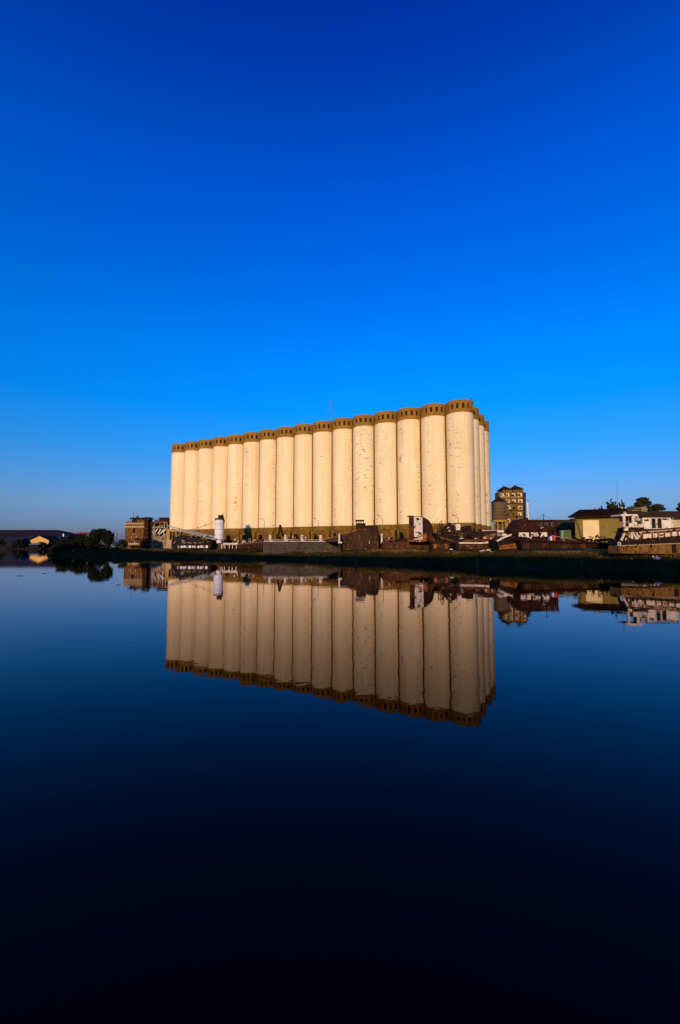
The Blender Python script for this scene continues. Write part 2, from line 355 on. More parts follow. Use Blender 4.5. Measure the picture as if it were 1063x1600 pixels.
# ------------------------------------------------------------------ grain silos
U = 6.0; PHI = .501; CX, CY = 4.567 * U, 16.776 * U
DROW = Vector((-math.cos(PHI), math.sin(PHI), 0)) * U; DSIDE = Vector((math.sin(PHI), math.cos(PHI), 0)) * 1.044 * U
SR, Z0, ZB, ZR, ZC, ZT = 3.02, 1.9, 6.55, 7.75, 32.45, 35.3
def make_silo():
    t = thing('grain_silo', '', 'silo', (CX, CY, 0), -PHI)
    MB().lathe([(SR, ZR), (SR, ZC)], 64).build('barrel', 'silo', t, smooth=True)
    # crown ring with real window recesses
    zr0, zr1 = ZT - 1.95, ZT - .85; per = 15; RO, RI = SR + .045, SR - .16
    b = MB(); k = 2 * math.pi / per; ww = R(10.2)
    def pt(r, a, z): return (r * math.cos(a), r * math.sin(a), z)
    panes = []
    for i in range(per):
        c = -math.pi / 2 + (i + .2) * k; a0, a1 = c - ww / 2, c + ww / 2; nx = c + k - ww / 2; mid = (a1 + nx) / 2; am = c
        rows = [ZC, zr0, zr1, ZT]
        for a, bb in ((a0, am), (am, a1), (a1, mid), (mid, nx)):
            for j in range(3):
                if j == 1 and bb <= a1 + 1e-6: continue
                b.add([pt(RO, a, rows[j]), pt(RO, bb, rows[j]), pt(RO, bb, rows[j + 1]), pt(RO, a, rows[j + 1])], [(0, 1, 2, 3)])
            b.add([pt(RO, a, ZT), pt(RO, bb, ZT), pt(RI, bb, ZT), pt(RI, a, ZT)], [(0, 1, 2, 3)])
            b.add([pt(RO, a, ZC), pt(SR - .1, a, ZC), pt(SR - .1, bb, ZC), pt(RO, bb, ZC)], [(0, 1, 2, 3)])
            b.add([pt(RI, a, ZT), pt(RI, bb, ZT), pt(RI, bb, ZT - .5), pt(RI, a, ZT - .5)], [(0, 1, 2, 3)])
        b.add([pt(RO, a0, zr0), pt(RO, a1, zr0), pt(RI, a1, zr0), pt(RI, a0, zr0)], [(0, 1, 2, 3)])
        b.add([pt(RO, a0, zr1), pt(RO, a1, zr1), pt(RI, a1, zr1), pt(RI, a0, zr1)], [(0, 3, 2, 1)])
        for a in (a0, a1): b.add([pt(RO, a, zr0), pt(RO, a, zr1), pt(RI, a, zr1), pt(RI, a, zr0)], [(0, 1, 2, 3)])
        panes.append((a0, a1, c))
    m = bpy.data.meshes.new('crown_ring'); m.from_pydata(b.v, [], b.f); m.materials.append(M['cap'])
    crown = bpy.data.objects.new('crown_ring', m); COL.objects.link(crown); crown.parent = t
    bm = bmesh.new(); bm.from_mesh(m); bmesh.ops.remove_doubles(bm, verts=bm.verts, dist=1e-4); bmesh.ops.recalc_face_normals(bm, faces=bm.faces); bm.to_mesh(m); bm.free()
    MB().lathe([(RI + .01, ZT - .5), (.2, ZT - .35)], 24).build('roof', 'cap', t)
    t['_panes'] = [list(x) for x in panes]
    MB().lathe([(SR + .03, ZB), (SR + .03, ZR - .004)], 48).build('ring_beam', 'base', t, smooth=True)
    MB().box(-3.3, -2.7, -1.08, -.5, ZR + .01, ZC - .01).build('seam_shade_strip', 'seam_shade', t)  # strip set into the crevice, coloured dark as its shade
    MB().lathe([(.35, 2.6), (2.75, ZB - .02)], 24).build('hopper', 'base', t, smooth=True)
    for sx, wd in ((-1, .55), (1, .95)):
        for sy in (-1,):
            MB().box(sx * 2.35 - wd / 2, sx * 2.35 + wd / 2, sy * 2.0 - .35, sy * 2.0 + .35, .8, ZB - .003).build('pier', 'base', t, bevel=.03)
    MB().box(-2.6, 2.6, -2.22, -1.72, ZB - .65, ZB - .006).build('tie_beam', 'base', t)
    return t
proto = make_silo(); panes = [list(x) for x in proto['_panes']]; del proto['_panes']
def pane_mesh(a0, a1):
    r = SR - .10; return MB().add([(r * math.cos(a), r * math.sin(a), z) for z in (ZT - 1.97, ZT - .83) for a in (a0 - .02, a1 + .02)], [(0, 1, 3, 2)])
PANE = {}
for i, (a0, a1, c) in enumerate(panes):
    m = pane_mesh(a0, a1).mesh('window'); m.materials.append(M['black']); PANE[i] = m
ordn = ['', 'second', 'third', 'fourth', 'fifth', 'sixth', 'seventh', 'eighth']
silos = []
for i in range(16):                                   # 0 is the corner, 15 the far left end
    o = proto if i == 0 else copy_tree(proto)
    o.location = Vector((CX, CY, 0)) + DROW * i; silos.append(o)
    if i == 0: lb = 'nearest and tallest-looking cream silo at the right corner of the front row'
    elif i == 15: lb = 'cream silo at the far left end of the front row, smallest in the picture'
    elif i < 8: lb = '%s cream silo of the front row counted from the right corner' % ordn[i]
    else: lb = '%s cream silo of the front row counted from the far left end' % ordn[15 - i]
    tag(o, lb, 'silo', 'cream grain silos with brown crowns')
for j in range(1, 4):
    o = copy_tree(proto); o.location = Vector((CX, CY, 0)) + DSIDE * j; silos.append(o)
    MB().box(.5, 1.1, -3.45, -2.8, ZR + .01, ZC - .01).build('seam_shade_strip', 'seam_shade', o)  # same dark crevice shade for the side row
    tag(o, ['', 'cream silo of the side row directly behind the corner silo', 'cream silo of the side row, third back from the corner', 'last cream silo of the side row, at the right edge of the block'][j], 'silo', 'cream grain silos with brown crowns')
for n__, o in enumerate(silos):
    crown = [c for c in o.children if c.name.startswith('crown_ring')][0]
    for i, (a0, a1, c) in enumerate(panes):
        ang = math.degrees(c) % 360                    # -90 is the front
        d = (ang - 270 + 180) % 360 - 180
        if (n__ == 0 and -95 < d < 120) or (0 < n__ < 16 and abs(d) < 80) or (n__ >= 16 and 0 < d < 120):
            k = bpy.data.objects.new('window', PANE[i]); COL.objects.link(k); k.parent = crown
t = thing('undercroft_shade_wall', 'added black wall standing for the shade behind the silo hoppers', 'wall', (CX, CY, 0), -PHI)
MB().box(-92.5, -.5, 2.9, 3.3, 1, ZB - .1).build('panel', 'black', t); MB().box(-.5, -.1, 3.3, 20, 1, ZB - .1).build('panel', 'black', t)  # black walls added in place of the dark open space under the block
# mast with stays on the roof, beacon on the corner
mp_ = at(516, 655, 118.5); mp_.z = ZT - .45
t = thing('radio_mast', 'thin guyed radio mast on the silo roof', 'mast', (mp_.x, 118.5 + 2, ZT - .45))
MB().tube((0, 0, 0), (0, 0, 8.0), .07, .04, 6).build('pole', 'lamp', t); MB().box(-.12, .12, -.12, .12, 6.7, 7.7).build('antenna_head', 'lamp', t)
for k in range(3):
    a = R(205 + 120 * k); MB().tube((0, 0, 6.4), (math.cos(a) * 3.4, math.sin(a) * 3.0, .05), .018, None, 4).build('guy_wire', 'lamp', t)
t = thing('roof_beacon', 'small red and white beacon on the rim of the corner silo', 'beacon', (CX + 2.2, CY - 1.75, ZT))
MB().tube((0, 0, 0), (0, 0, .45), .05).build('stem', 'lamp', t); MB().lathe([(.17, .42), (.2, .6), (.12, .78)], 10).build('lamp_head', 'pink', t)

# ------------------------------------------------------------------ lamp posts
def lamp_post(x, ytop, ybase, Y, label, side=-1):
    T = PT('street_lamp', label, 'street lamp', x, ybase, Y, 'lamp posts in front of the silos', ground=hgt(at(x, ybase, Y).x, Y))
    top = T.p(x, ytop + 3); h = top.z
    MB().tube((0, 0, 0), (0, 0, h), .07, .045).build('pole', 'lamp', T.t, smooth=True)
    b = MB(); pr = Vector((0, 0, h))
    for k in range(1, 6):
        a = k / 5; nx = Vector((side * .55 * a ** .8, 0, h + .42 * math.sin(a * 1.5))); b.tube(pr, nx, .04, .035, 6); pr = nx
    b.build('arm', 'lamp', T.t, smooth=True)
    MB().bar(pr, pr + Vector((side * .5, 0, .26)), .24, .13).build('lamp_head', 'lamp', T.t)
lamp_post(497.5, 811, 850, 92, 'lamp post with curved arm in front of the middle silos, left of the brown hull')
lamp_post(598.5, 807, 850, 84, 'lamp post beside the brown hull wheelhouse, second from the left')
lamp_post(717, 807, 850, 78, 'lamp post above the dark wrecks by the corner silo', -1)
lamp_post(413, 811, 850, 104, 'leftmost lamp post, above the rusty barge clutter')

# ------------------------------------------------------------------ far left bank
def far(name, label, cat, x, Y, group=None): return PT(name, label, cat, x, 853, Y, group, ground=1.5)
T = far('long_warehouse', 'long low warehouse with dark red roof on the far left bank', 'warehouse', 40, 430)
e0, e1 = T.p(-40, 838.5), T.p(108, 837.5); r0, r1 = T.p(-40, 826.5, 25), T.p(91, 828, 25)
MB().box(e0.x, e1.x - 2, 1, 45, 0, e0.z).build('wall', 'far_wall', T.t)
MB().add([(e0.x, 0, e0.z), (e1.x, 0, e0.z), (r1.x, 25, r1.z), (e0.x, 25, r1.z), (e1.x, 50, e0.z), (e0.x, 50, e0.z)], [(0, 1, 2, 3), (1, 4, 2), (4, 5, 3, 2), (0, 3, 5), (0, 5, 4, 1)]).build('roof', 'far_roof', T.t)
T.box('roof_light', 'far_wall', -5, 33, 833.5, 834.6, 9, .6)
for k in range(9): T.box('opening', 'black', -2 + k * 11, 4 + k * 11, 842, 848, .7, .28)
T = far('yellow_gable_house', 'shed with sunlit yellow gable wall on the far left bank', 'shed', 62, 385)
T.poly('gable_wall', 'gable', [(47.5, 850), (47.5, 843.6), (62, 837.4), (76.5, 843.6), (76.5, 850)], 0, .6)
a, b, c = T.p(45.5, 844), T.p(62, 836.6), T.p(78.5, 844)
MB().add([(a.x, -.5, a.z), (b.x, -.5, b.z), (c.x, -.5, c.z), (a.x, 25, a.z), (b.x, 25, b.z), (c.x, 25, c.z), (a.x, -.5, a.z - .5), (b.x, -.5, b.z - .5), (c.x, -.5, c.z - .5), (a.x, 25, a.z - .5), (b.x, 25, b.z - .5), (c.x, 25, c.z - .5)],
         [(0, 1, 4, 3), (1, 2, 5, 4), (0, 6, 7, 1), (1, 7, 8, 2), (6, 9, 10, 7), (7, 10, 11, 8)]).build('roof', 'far_roof', T.t)
T.box('side_wall', 'far_wall', 48, 76, 844, 850, .7, 22)
T.box('door', 'far_wall', 60, 64, 846.5, 850, -.25, .2)
def blue_shed(x0, x1, y0, ye, Y, label, m='far_blue'):
    T = far('blue_shed', label, 'shed', (x0 + x1) / 2, Y, 'blue sheds on the far left bank')
    a, b = T.p(x0, ye), T.p(x1, ye); r = T.p(x0, y0, 6)
    MB().box(a.x + .4, b.x - .4, .5, 11, 0, a.z).build('wall', 'far_wall', T.t)
    MB().add([(a.x, 0, a.z), (b.x, 0, a.z), (b.x, 6, r.z), (a.x, 6, r.z), (b.x, 12, a.z), (a.x, 12, a.z)], [(0, 1, 2, 3), (2, 4, 5, 3), (1, 4, 2), (0, 3, 5), (0, 5, 4, 1)]).build('roof', m, T.t)
    for k in range(3):
        xx = x0 + (x1 - x0) * (k + .35) / 3; T.box('window', 'black', xx, xx + 1.6, ye + 2, ye + 4.5, .35, .2)
blue_shed(4, 32, 840, 844.5, 392, 'wide blue-roofed shed at the left edge of the far bank')
blue_shed(33, 47, 837.5, 842, 405, 'narrow blue shed touching the left side of the yellow gable')
blue_shed(72, 92, 838, 842.5, 400, 'blue-roofed shed right of the yellow gable')
blue_shed(44, 60, 848.2, 851, 372, 'low pale blue shed roof below the yellow gable', 'steel')
T = far('white_turret', 'tiny white turret at the right end of the long warehouse', 'tower', 99, 415)
T.box('shaft', 'tank', 98, 100, 834, 842, 0, 1.2); T.poly('cap', 'far_roof', [(97.5, 834), (99, 832.6), (100.5, 834)], -.1, 1.4)
T = far('stadium_hall', 'pink steel arched hall roof rising behind the left trees', 'hall', 126, 460)
top = [T.p(110 + 32 * k / 12, 836.5 - 5 * math.sin(math.pi * (.12 + .62 * k / 12))) for k in range(13)]
pr = [(p.x, p.z) for p in top]; MB().prism(pr + [(p[0], p[1] - 1.6) for p in pr[::-1]], 0, 20).build('roof', 'pink', T.t)
T.box('wall', 'far_wall', 112, 141, 836.5, 850, 1, 18)
for k in range(7): T.box('truss_post', 'pink', 111 + k * 4.7, 111.7 + k * 4.7, 833, 840, -.6, .5)
T = far('striped_chimney', 'far red and white striped chimney left of the brick mill', 'chimney', 182.3, 520)
for k in range(4):
    a = T.p(182.3, 843 - k * 2.3); b = T.p(182.3, 843 - (k + 1) * 2.3); MB().tube(a, b, .85 - k * .06, .8 - k * .06, 10).build('band', 'pink' if k % 2 else 'stone', T.t, smooth=True)
MB().tube(T.p(182.3, 856), T.p(182.3, 843), 1.2, .86, 10).build('base', 'far_wall', T.t)
T = far('blue_riverside_shed', 'small blue shed with a pale foot wall between the big tree and the mill', 'shed', 184, 300)
T.box('wall', 'far_blue', 176, 194, 846, 853, 0, 6); T.box('foot_wall', 'stone', 176, 189, 853, 854.6, -.5, .4, label='pale foot wall'); T.poly('roof', 'blue', [(175, 846.4), (180, 842.5), (187, 842.5), (195, 846.4)], -.4, 7)
T = far('small_house', 'tiny sunlit ochre house wall glimpsed between the left trees', 'house', 133, 190)
T.box('wall', 'gable', 130.5, 135.5, 849.8, 853.5, 0, 2); T.poly('roof', 'far_roof', [(130, 850), (133, 848.4), (136, 850)], -.2, 2.4)

# ------------------------------------------------------------------ trees
def leaf_cloud(centres, n, size, flat=1.0):
    """many small leaf clumps spread through the volume of a set of ellipsoids"""
    C0 = np.array(centres, float); subs = []
    for c in C0:
        k = 11; d = rng.normal(0, 1, (k, 3)); d /= np.linalg.norm(d, axis=1)[:, None]
        q_ = c[:3] + d * c[3:6] * rng.uniform(.35, .98, (k, 1)); sz = rng.uniform(.18, .46, (k, 1)) * c[3:6]
        subs.append(np.concatenate([q_, sz], 1)); subs.append(np.concatenate([c[:3], c[3:6] * .74])[None])
    C = np.concatenate(subs); wts = (C[:, 3] * C[:, 4] * C[:, 5]); idx = rng.choice(len(C), n, p=wts / wts.sum())
    d = rng.normal(0, 1, (n, 3)); d /= np.linalg.norm(d, axis=1)[:, None]
    rad = rng.uniform(0, 1, n) ** .42 * rng.uniform(.82, 1.12, n)
    P = C[idx, :3] + d * rad[:, None] * C[idx, 3:6]
    u = rng.normal(0, 1, (n, 3)); u /= np.linalg.norm(u, axis=1)[:, None]
    v = np.cross(u, rng.normal(0, 1, (n, 3))); v /= np.linalg.norm(v, axis=1)[:, None]
    s = size * rng.uniform(.5, 1.4, n)[:, None]
    q = np.stack([P - u * s, P - v * s * .55, P + u * s, P + v * s * .55], 1).reshape(-1, 3)
    return q, np.arange(4 * n).reshape(-1, 4)
def np_obj(name, v, f, m, parent=None):
    me = bpy.data.meshes.new(name); me.from_pydata(np.asarray(v).tolist(), [], np.asarray(f).tolist()); me.materials.append(M[m])
    o = bpy.data.objects.new(name, me); COL.objects.link(o); o.parent = parent; return o
def tree(name, label, x, Y, lobes, n, size, m, group=None, trunk_r=.3, cat='tree', base=None):
    g = hgt(at(x, 853, Y).x, Y) if base is None else base
    T = PT(name, label, cat, x, 853, Y, group, ground=g)
    C = []
    k = Y / F
    for (lx, ly, rx, ry) in lobes:
        p = T.p(lx, ly); C.append((p.x, p.y + rng.uniform(-.4, .4) * rx * k, p.z, rx * k, min(rx, ry * 1.2) * k, ry * k))
    v, f = leaf_cloud(C, n, size); np_obj('crown', v, f, m, T.t)
    b = MB(); topz = max(c[2] for c in C); h0 = max(.4, min(c[2] - c[5] * .6 for c in C)); fork = Vector((0, 0, h0))
    b.tube((0, 0, -.3), fork, trunk_r, trunk_r * .7, 7)
    for c in C:
        mid = fork.lerp(Vector(c[:3]), .5) + Vector((rng.normal(0, .15), rng.normal(0, .15), .1)) * trunk_r * 3
        b.tube(fork, mid, trunk_r * .5, trunk_r * .3, 6); b.tube(mid, Vector(c[:3]), trunk_r * .3, trunk_r * .1, 5)
    b.build('trunk', 'bark', T.t, smooth=True); return T
tree('broad_tree', 'largest dark green tree on the point at left', 157, 129, [(157, 837, 14, 10), (148, 844, 10, 11), (168, 844, 9, 12), (155, 831, 9, 7), (165, 834, 8, 8), (147, 837, 8, 8), (145, 851, 7, 8), (170, 850, 5, 9), (157, 856, 14, 7)], 8000, .30, 'leaf_dark', 'trees on the left point', .35)
tree('bushy_tree', 'low rounded tree next to the left side of the largest tree', 126, 131, [(126, 843, 11, 8), (118, 848, 9, 8), (135, 846, 8, 8), (126, 853, 14, 7)], 3600, .28, 'leaf_dark', 'trees on the left point', .22)
tree('bushy_tree', 'low dark tree at the tip of the left point beside the open water', 102, 131, [(102, 845, 10, 6), (94, 850, 8, 7), (110, 850, 9, 8), (100, 856, 15, 6)], 3200, .28, 'leaf_dark', 'trees on the left point', .2)
tree('shrub', 'small shrub between the largest left tree and the brick mill', 190, 150, [(190, 847, 7, 5), (196, 851, 5, 5), (183, 853, 6, 3)], 1500, .26, 'leaf_mid', 'shrubs by the mill', .12, 'shrub')
tree('shrub', 'shrub growing at the foot of the brick mill', 217, 150, [(214, 855, 8, 3), (223, 854, 5, 3)], 1000, .22, 'leaf_mid', 'shrubs by the mill', .08, 'shrub')
for x, Y, lb in ((0, 378, 'dark tree at the left edge of the far bank'), (29, 376, 'dark tree on the far bank left of the yellow gable'), (68, 374, 'dark bush on the far bank in front of the yellow gable'), (84, 380, 'dark tree on the far bank right of the yellow gable')):
    sc_ = 1 if x != 68 else .55
    tree('far_tree', lb, x, Y, [(x, 852 - 5 * sc_, 6 * sc_, 5 * sc_), (x + 4 * sc_, 850, 5 * sc_, 4 * sc_), (x - 4 * sc_, 850, 4 * sc_, 4 * sc_)], 900, .5, 'leaf_dark', 'trees on the far left bank', .4, base=1.5)
tree('broad_tree', 'broad green tree rising behind the right warehouse roof', 1012, 112, [(1003, 781, 9, 5), (996, 789, 9, 6), (1012, 786, 10, 6), (1024, 792, 9, 6), (1035, 794, 6, 4), (1012, 797, 20, 6), (988, 795, 7, 5)], 2900, .34, 'leaf_mid', 'trees behind the right warehouse', .3)
tree('broad_tree', 'tree cut by the right edge of the picture behind the grey shed roof', 1066, 112, [(1066, 791, 6, 7), (1072, 797, 9, 8)], 900, .34, 'leaf_mid', 'trees behind the right warehouse', .25)
def conifer(x, ytop, Y, label, wpx):
    tree('spiky_tree', label, x, Y, [(x + .2 * wpx, ytop + 4, wpx * .22, 4.5), (x - .5 * wpx, ytop + 7, wpx * .25, 4), (x + .7 * wpx, ytop + 8, wpx * .3, 4), (x, ytop + 13, wpx * .9, 6)], 800, .2, 'leaf_mid', 'trees behind the right warehouse', .14)
conifer(953, 779, 104, 'spiky dark tree behind the warehouse ridge, nearest the thin aerial', 7)
conifer(961, 782, 106, 'short spiky tree behind the warehouse ridge, right of the aerial foot', 5)
conifer(971, 781, 104, 'spiky tree rising behind the right roof vent', 5)
conifer(939, 789, 104, 'low spiky treetop behind the left roof vent', 4)
T = PT('aerial_mast', 'hair-thin aerial mast behind the right warehouse', 'mast', 964.5, 853, 130, ground=2)
MB().tube((0, 0, 0), T.p(964.5, 752), .09, .05, 6).build('pole', 'lamp', T.t); T.bar('crossbar', 'lamp', (963, 768), (966, 768), .06)

# ------------------------------------------------------------------ brick mill and ruin at left
T = PT('brick_mill', 'square brown brick mill with pale cornice at left end', 'building', 210, 855, 160, ground=1.6)
T.box('wall', 'brick', 194.8, 226, 819, 858, 0, 9, z0=1.2)
T.box('cornice', 'stone', 194, 226.6, 817, 819.4, -.35, 9.6); T.box('frieze', 'stone', 194.4, 226.3, 822, 824.3, -.12, .5)
for x in (195.2, 199, 203.2, 214.5, 219, 223.4): T.box('pilaster', 'brick', x, x + 1.4, 824.6, 848, -.16, .4)
w_ = T.box('window', 'black', 207, 212, 825.8, 833.5, -.05, .3, label='dark upper window'); T.box('sill', 'stone', 206.4, 212.6, 833.5, 834.4, -.3, .4, w_)
for x in (205, 213): T.box('wall_lamp', 'stone', x, x + 1.6, 837.5, 840.5, -.3, .4)
T.box('plinth', 'stone', 200, 224, 848.6, 851, -.3, .5); w_ = T.box('window', 'black', 203.5, 208, 845.8, 848.2, -.05, .3); T.box('window', 'black', 216, 221, 846, 850, -.04, .3)
T.poly('parapet', 'brick', [(196, 817), (196.4, 815), (201, 814.6), (204, 816.2), (209, 815.2), (213, 816.8)], .6, .4); T.poly('broken_wall', 'brick', [(213, 817), (215, 811.5), (218, 812.6), (220, 809.8), (223, 813), (225.6, 812), (226, 817)], 1.0, .5)
T.box('awning', 'rust_dark', 211, 222, 842, 844, -1.2, 1.2)
clutter(T, 198, 222, 836, 856, 12, 19, -.25, -.1, ('brick', 'rust_dark', 'stone', 'black'))
T = PT('roof_hut', 'rusty flat-roofed hut with mast on top of the brick mill', 'hut', 218, 817, 164)
T.box('wall', 'rust_dark', 207.5, 231, 810.5, 817.5, 0, 4); T.box('roof', 'rust_dark', 203, 232, 808.6, 810.4, -.6, 5.2)
for x in (204, 207): T.tube('post', 'rust_dark', (x, 810), (x, 817.5), .1, -.3)
T.tube('mast', 'lamp', (209, 808.6), (209, 799.5), .07, 1); T.bar('crossarm', 'lamp', (207.5, 801), (213, 803.2), .1, 1)
T.box('vent', 'rust_dark', 213, 215.5, 806.3, 808.6, .5, .8); T.box('window', 'black', 212, 216, 812, 815, -.08, .2); T.box('window', 'black', 220, 225, 812, 815, -.08, .2)
clutter(T, 206, 229, 813, 817, 12, 20, -.2, 1, ('rust_dark', 'rust_red', 'black'))
T = PT('rust_tower', 'tall dark red rusted steel duct between mill and ruin', 'duct', 228, 857, 150, ground=1.6)
T.box('shaft', 'rust_red', 224.2, 231.8, 812.8, 858, 0, 1.8)
for k in range(6): T.box('flange', 'rust', 223.7, 232.3, 818 + k * 7, 819 + k * 7, -.12, 2.04)
T.box('hood', 'rust_dark', 225, 234, 808, 812.8, .2, 1.6); T.poly('chute', 'rust', [(214, 856), (223.5, 840), (224.3, 845), (218, 858)], .2, 1)
T = PT('ruined_building', 'roofless ruined concrete building with ragged openings left of the silos', 'building', 248, 857, 152, ground=1.6)
T.poly('back_wall', 'rust_dark', [(233, 858), (233, 816), (236, 813), (239, 816.5), (243, 812.6), (249, 814), (254, 810.8), (259, 813), (265, 811), (265, 858)], 3.5, .4)
T.box('lower_wall', 'ruin', 233.5, 262, 838, 859, 0, .5, z0=1.2)
T.box('top_beam', 'rust_orange', 241, 262, 815, 817, -.05, .6); T.box('mid_beam', 'stone', 234, 259, 823, 824.6, 0, .5)
T.box('pale_pier', 'yellow', 231.8, 235.4, 818, 838, -.04, .5, label='sunlit yellow pier'); T.box('blue_panel', 'steel', 236.5, 243, 826, 838, .2, .3, label='grey blue hanging sheet')
for x in (240.8, 249, 256, 260.5): T.box('column', 'white_rust' if x > 250 else 'stone', x, x + 1.3, 817, 838, .02, .45)
for x0, x1, y0, y1 in ((236, 238, 840, 844), (252, 254.5, 841, 844), (243, 246.5, 850, 857), (233.6, 236, 852, 857), (248.5, 251, 851, 857)): T.box('opening', 'black', x0, x1, y0, y1, -.03, .2)
for k in range(6): T.box('pilaster', 'stone', 235 + 4.5 * k, 235.9 + 4.5 * k, 836, 857, -.1, .2)
for k, (a, b) in enumerate((((243, 831), (247, 826)), ((247, 834), (252, 826.5)), ((251, 834), (256, 828)), ((255, 832), (260, 826)))): T.bar('fallen_beam', 'white_rust', a, b, .35, -.15 - .1 * k)
T.box('roof_box', 'rust_dark', 248.5, 266, 808.5, 815.5, 1, 4, label='dark tarred box on the roof')
for x in (238, 244.5, 247): T.tube('vent_pipe', 'rust_dark', (x, 817), (x, 810 + x % 3), .12, .8)
clutter(T, 234, 262, 818, 856, 60, 18, -.3, .6, ('ruin', 'stone', 'rust_dark', 'black', 'white_rust', 'brick'))
T = PT('yellow_frame_house', 'low yellow concrete frame with dark bays under the conveyor head', 'building', 270, 852, 140, ground=1.6)
T.box('back_wall', 'black', 262, 292, 832, 856, 2.0, .3)
T.box('lintel', 'yellow', 260.5, 296, 826.5, 830.5, 0, 1.9)
for x, wd in ((260.5, 5), (268, 1.6), (274, 2), (281, 1.6), (288, 2)): T.box('post', 'yellow', x, x + wd, 830.5, 858, 0, .6, z0=1.2)
T.box('sill_wall', 'stone', 259.5, 268, 843.5, 858, -.3, .3, z0=1.2)

# ------------------------------------------------------------------ conveyor, tank and the barge below
T = PT('conveyor_gantry', 'pale blue-grey sloping conveyor gantry between ruin and white tank', 'conveyor', 300, 853, 119, ground=1.7)
for d in (0, 1.6):
    T.bar('top_chord', 'steel', (261, 821.5), (337, 838.5), .22, d); T.bar('bottom_chord', 'steel', (268, 826.2), (337, 843.6), .22, d)
    for k in range(7):
        a = .06 + k * .085; x0 = 261 + 76 * a; y0 = 821.5 + 17 * a; x1 = 268 + 69 * a; y1 = 826.2 + 17.4 * a
        T.bar('web_bar', 'white_rust', (x0, y0), (x1 + 1, y1), .12, d); T.bar('web_bar', 'white_rust', (x1 + 1, y1), (x0 + 6, y0 + 1.3), .12, d)
T.poly('side_panel', 'steel', [(308, 832.4), (336, 838.8), (336, 843.3), (308, 836.4)], -.12, .1); T.poly('side_panel', 'blue', [(321, 837.2), (328, 838.8), (328, 840.6), (321, 839)], -.16, .03, label='blue painted patch')
T.poly('belt_cover', 'steel', [(287, 826.7), (312, 832.2), (312, 833.6), (287, 828.2)], .2, 1.2)
for x, y in ((284, 831), (306, 836)): T.tube('trestle_leg', 'rust_dark', (x, y), (x - 2, 856), .12, .2); T.tube('trestle_leg', 'rust_dark', (x, y), (x + 2, 856), .12, 1.4)
T = PT('feed_cable', 'thin cable running from the white tank top towards the ruin', 'cable', 330, 815, 113)
b = MB(); pr = T.p(334, 814.5)
for k in range(1, 13):
    a = k / 12; nx = T.p(334 - 50 * a, 814.5 + 15.5 * a + 2.4 * math.sin(math.pi * a)); b.tube(pr, nx, .035, None, 5); pr = nx
b.build('wire', 'lamp', T.t); T.tube('wire', 'lamp', (334, 817), (296, 831), .03)
for k in (3, 6): T.box('pulley', 'lamp', 334 - 50 * k / 12 - .8, 334 - 50 * k / 12 + .8, 814.5 + 15.5 * k / 12 + .6, 814.5 + 15.5 * k / 12 + 2.8, -.1, .2)
tk = at(342.5, 844, 111); T = PT('white_tank', 'upright white cylindrical tank with machinery on top left of centre', 'tank', 342.5, 858, 112, ground=1.6)
zt, zb_, zp = T.p(342.5, 812.5).z, T.p(342.5, 844).z, T.p(342.5, 848.5).z
MB().lathe([(.9, zb_ + .02), (1.17, zb_ + .3), (1.17, zt - .15), (1.0, zt)], 28).build('shell', 'tank', T.t, smooth=True)
for z in (zb_ + 1.2, zb_ + 2.6, zb_ + 4.0): MB().lathe([(1.185, z), (1.2, z + .04), (1.185, z + .08)], 28, cap=False).build('hoop', 'steel', T.t)
MB().lathe([(.62, zp), (.72, zb_ + .05)], 18).build('neck', 'tank', T.t, smooth=True)
T.box('pedestal', 'rust', 330.5, 345, 848.5, 859, -1.1, 2.2, z0=1.2)
T.box('gearbox', 'rust_dark', 341, 347.5, 804.6, 812.4, -.6, 1.2); T.box('motor', 'rust_dark', 336, 341.5, 809.5, 812.6, -.5, 1.0); T.tube('spout', 'rust_dark', (348.5, 807), (350.5, 816), .22, -.3)
T.tube('bracket', 'rust_dark', (347, 804.6), (349.5, 802.6), .08); T.bar('ladder', 'steel', (349.6, 812), (349.6, 846), .12, -.2)
T = PT('black_barge', 'black coal-stained barge with a row of white frames under the conveyor', 'barge', 300, 858, 108, ground=1.2)
h = [T.p(x, y) for x, y in ((268, 850), (272, 858.5), (329, 858.5), (331, 848))]
MB().prism([(p.x, p.z) for p in h], 0, 5).build('hull', 'hull_dark', T.t)
T.poly('load', 'black', [(270, 851), (272, 840), (285, 836), (296, 838.5), (310, 842), (326, 843.5), (331, 850)], 1.2, 3, label='heap of black cargo')
for k in range(9): T.box('hull_plate', 'hull_dark', 274 + k * 6.1, 279.6 + k * 6.1, 851.3, 858, -.07, .06)
T.box('hatch_rim', 'hull_dark', 272, 330, 848, 851, .2, .5); T.poly('hatch', 'steel', [(283, 845), (287, 842.8), (289, 844), (288, 846.5)], .9, .2)
for k in range(11): T.box('white_frame', ('steel', 'tank', 'white_rust')[k % 3], 277.5 + k * 4.4 + .6 * (k % 2), 280.2 + k * 4.4 + .9 * (k % 3), 852.2 + .5 * (k % 2), 856.6 - .4 * (k % 3), -.12, .11)
for k in range(4): T.bar('timber', 'stone', (284 + k * 9, 847.6), (291 + k * 9, 849), .12, .1)
clutter(T, 270, 328, 838, 852, 34, 1, -.1, 2, ('hull_dark', 'rust_dark', 'rust_dark', 'black', 'steel', 'stone'))

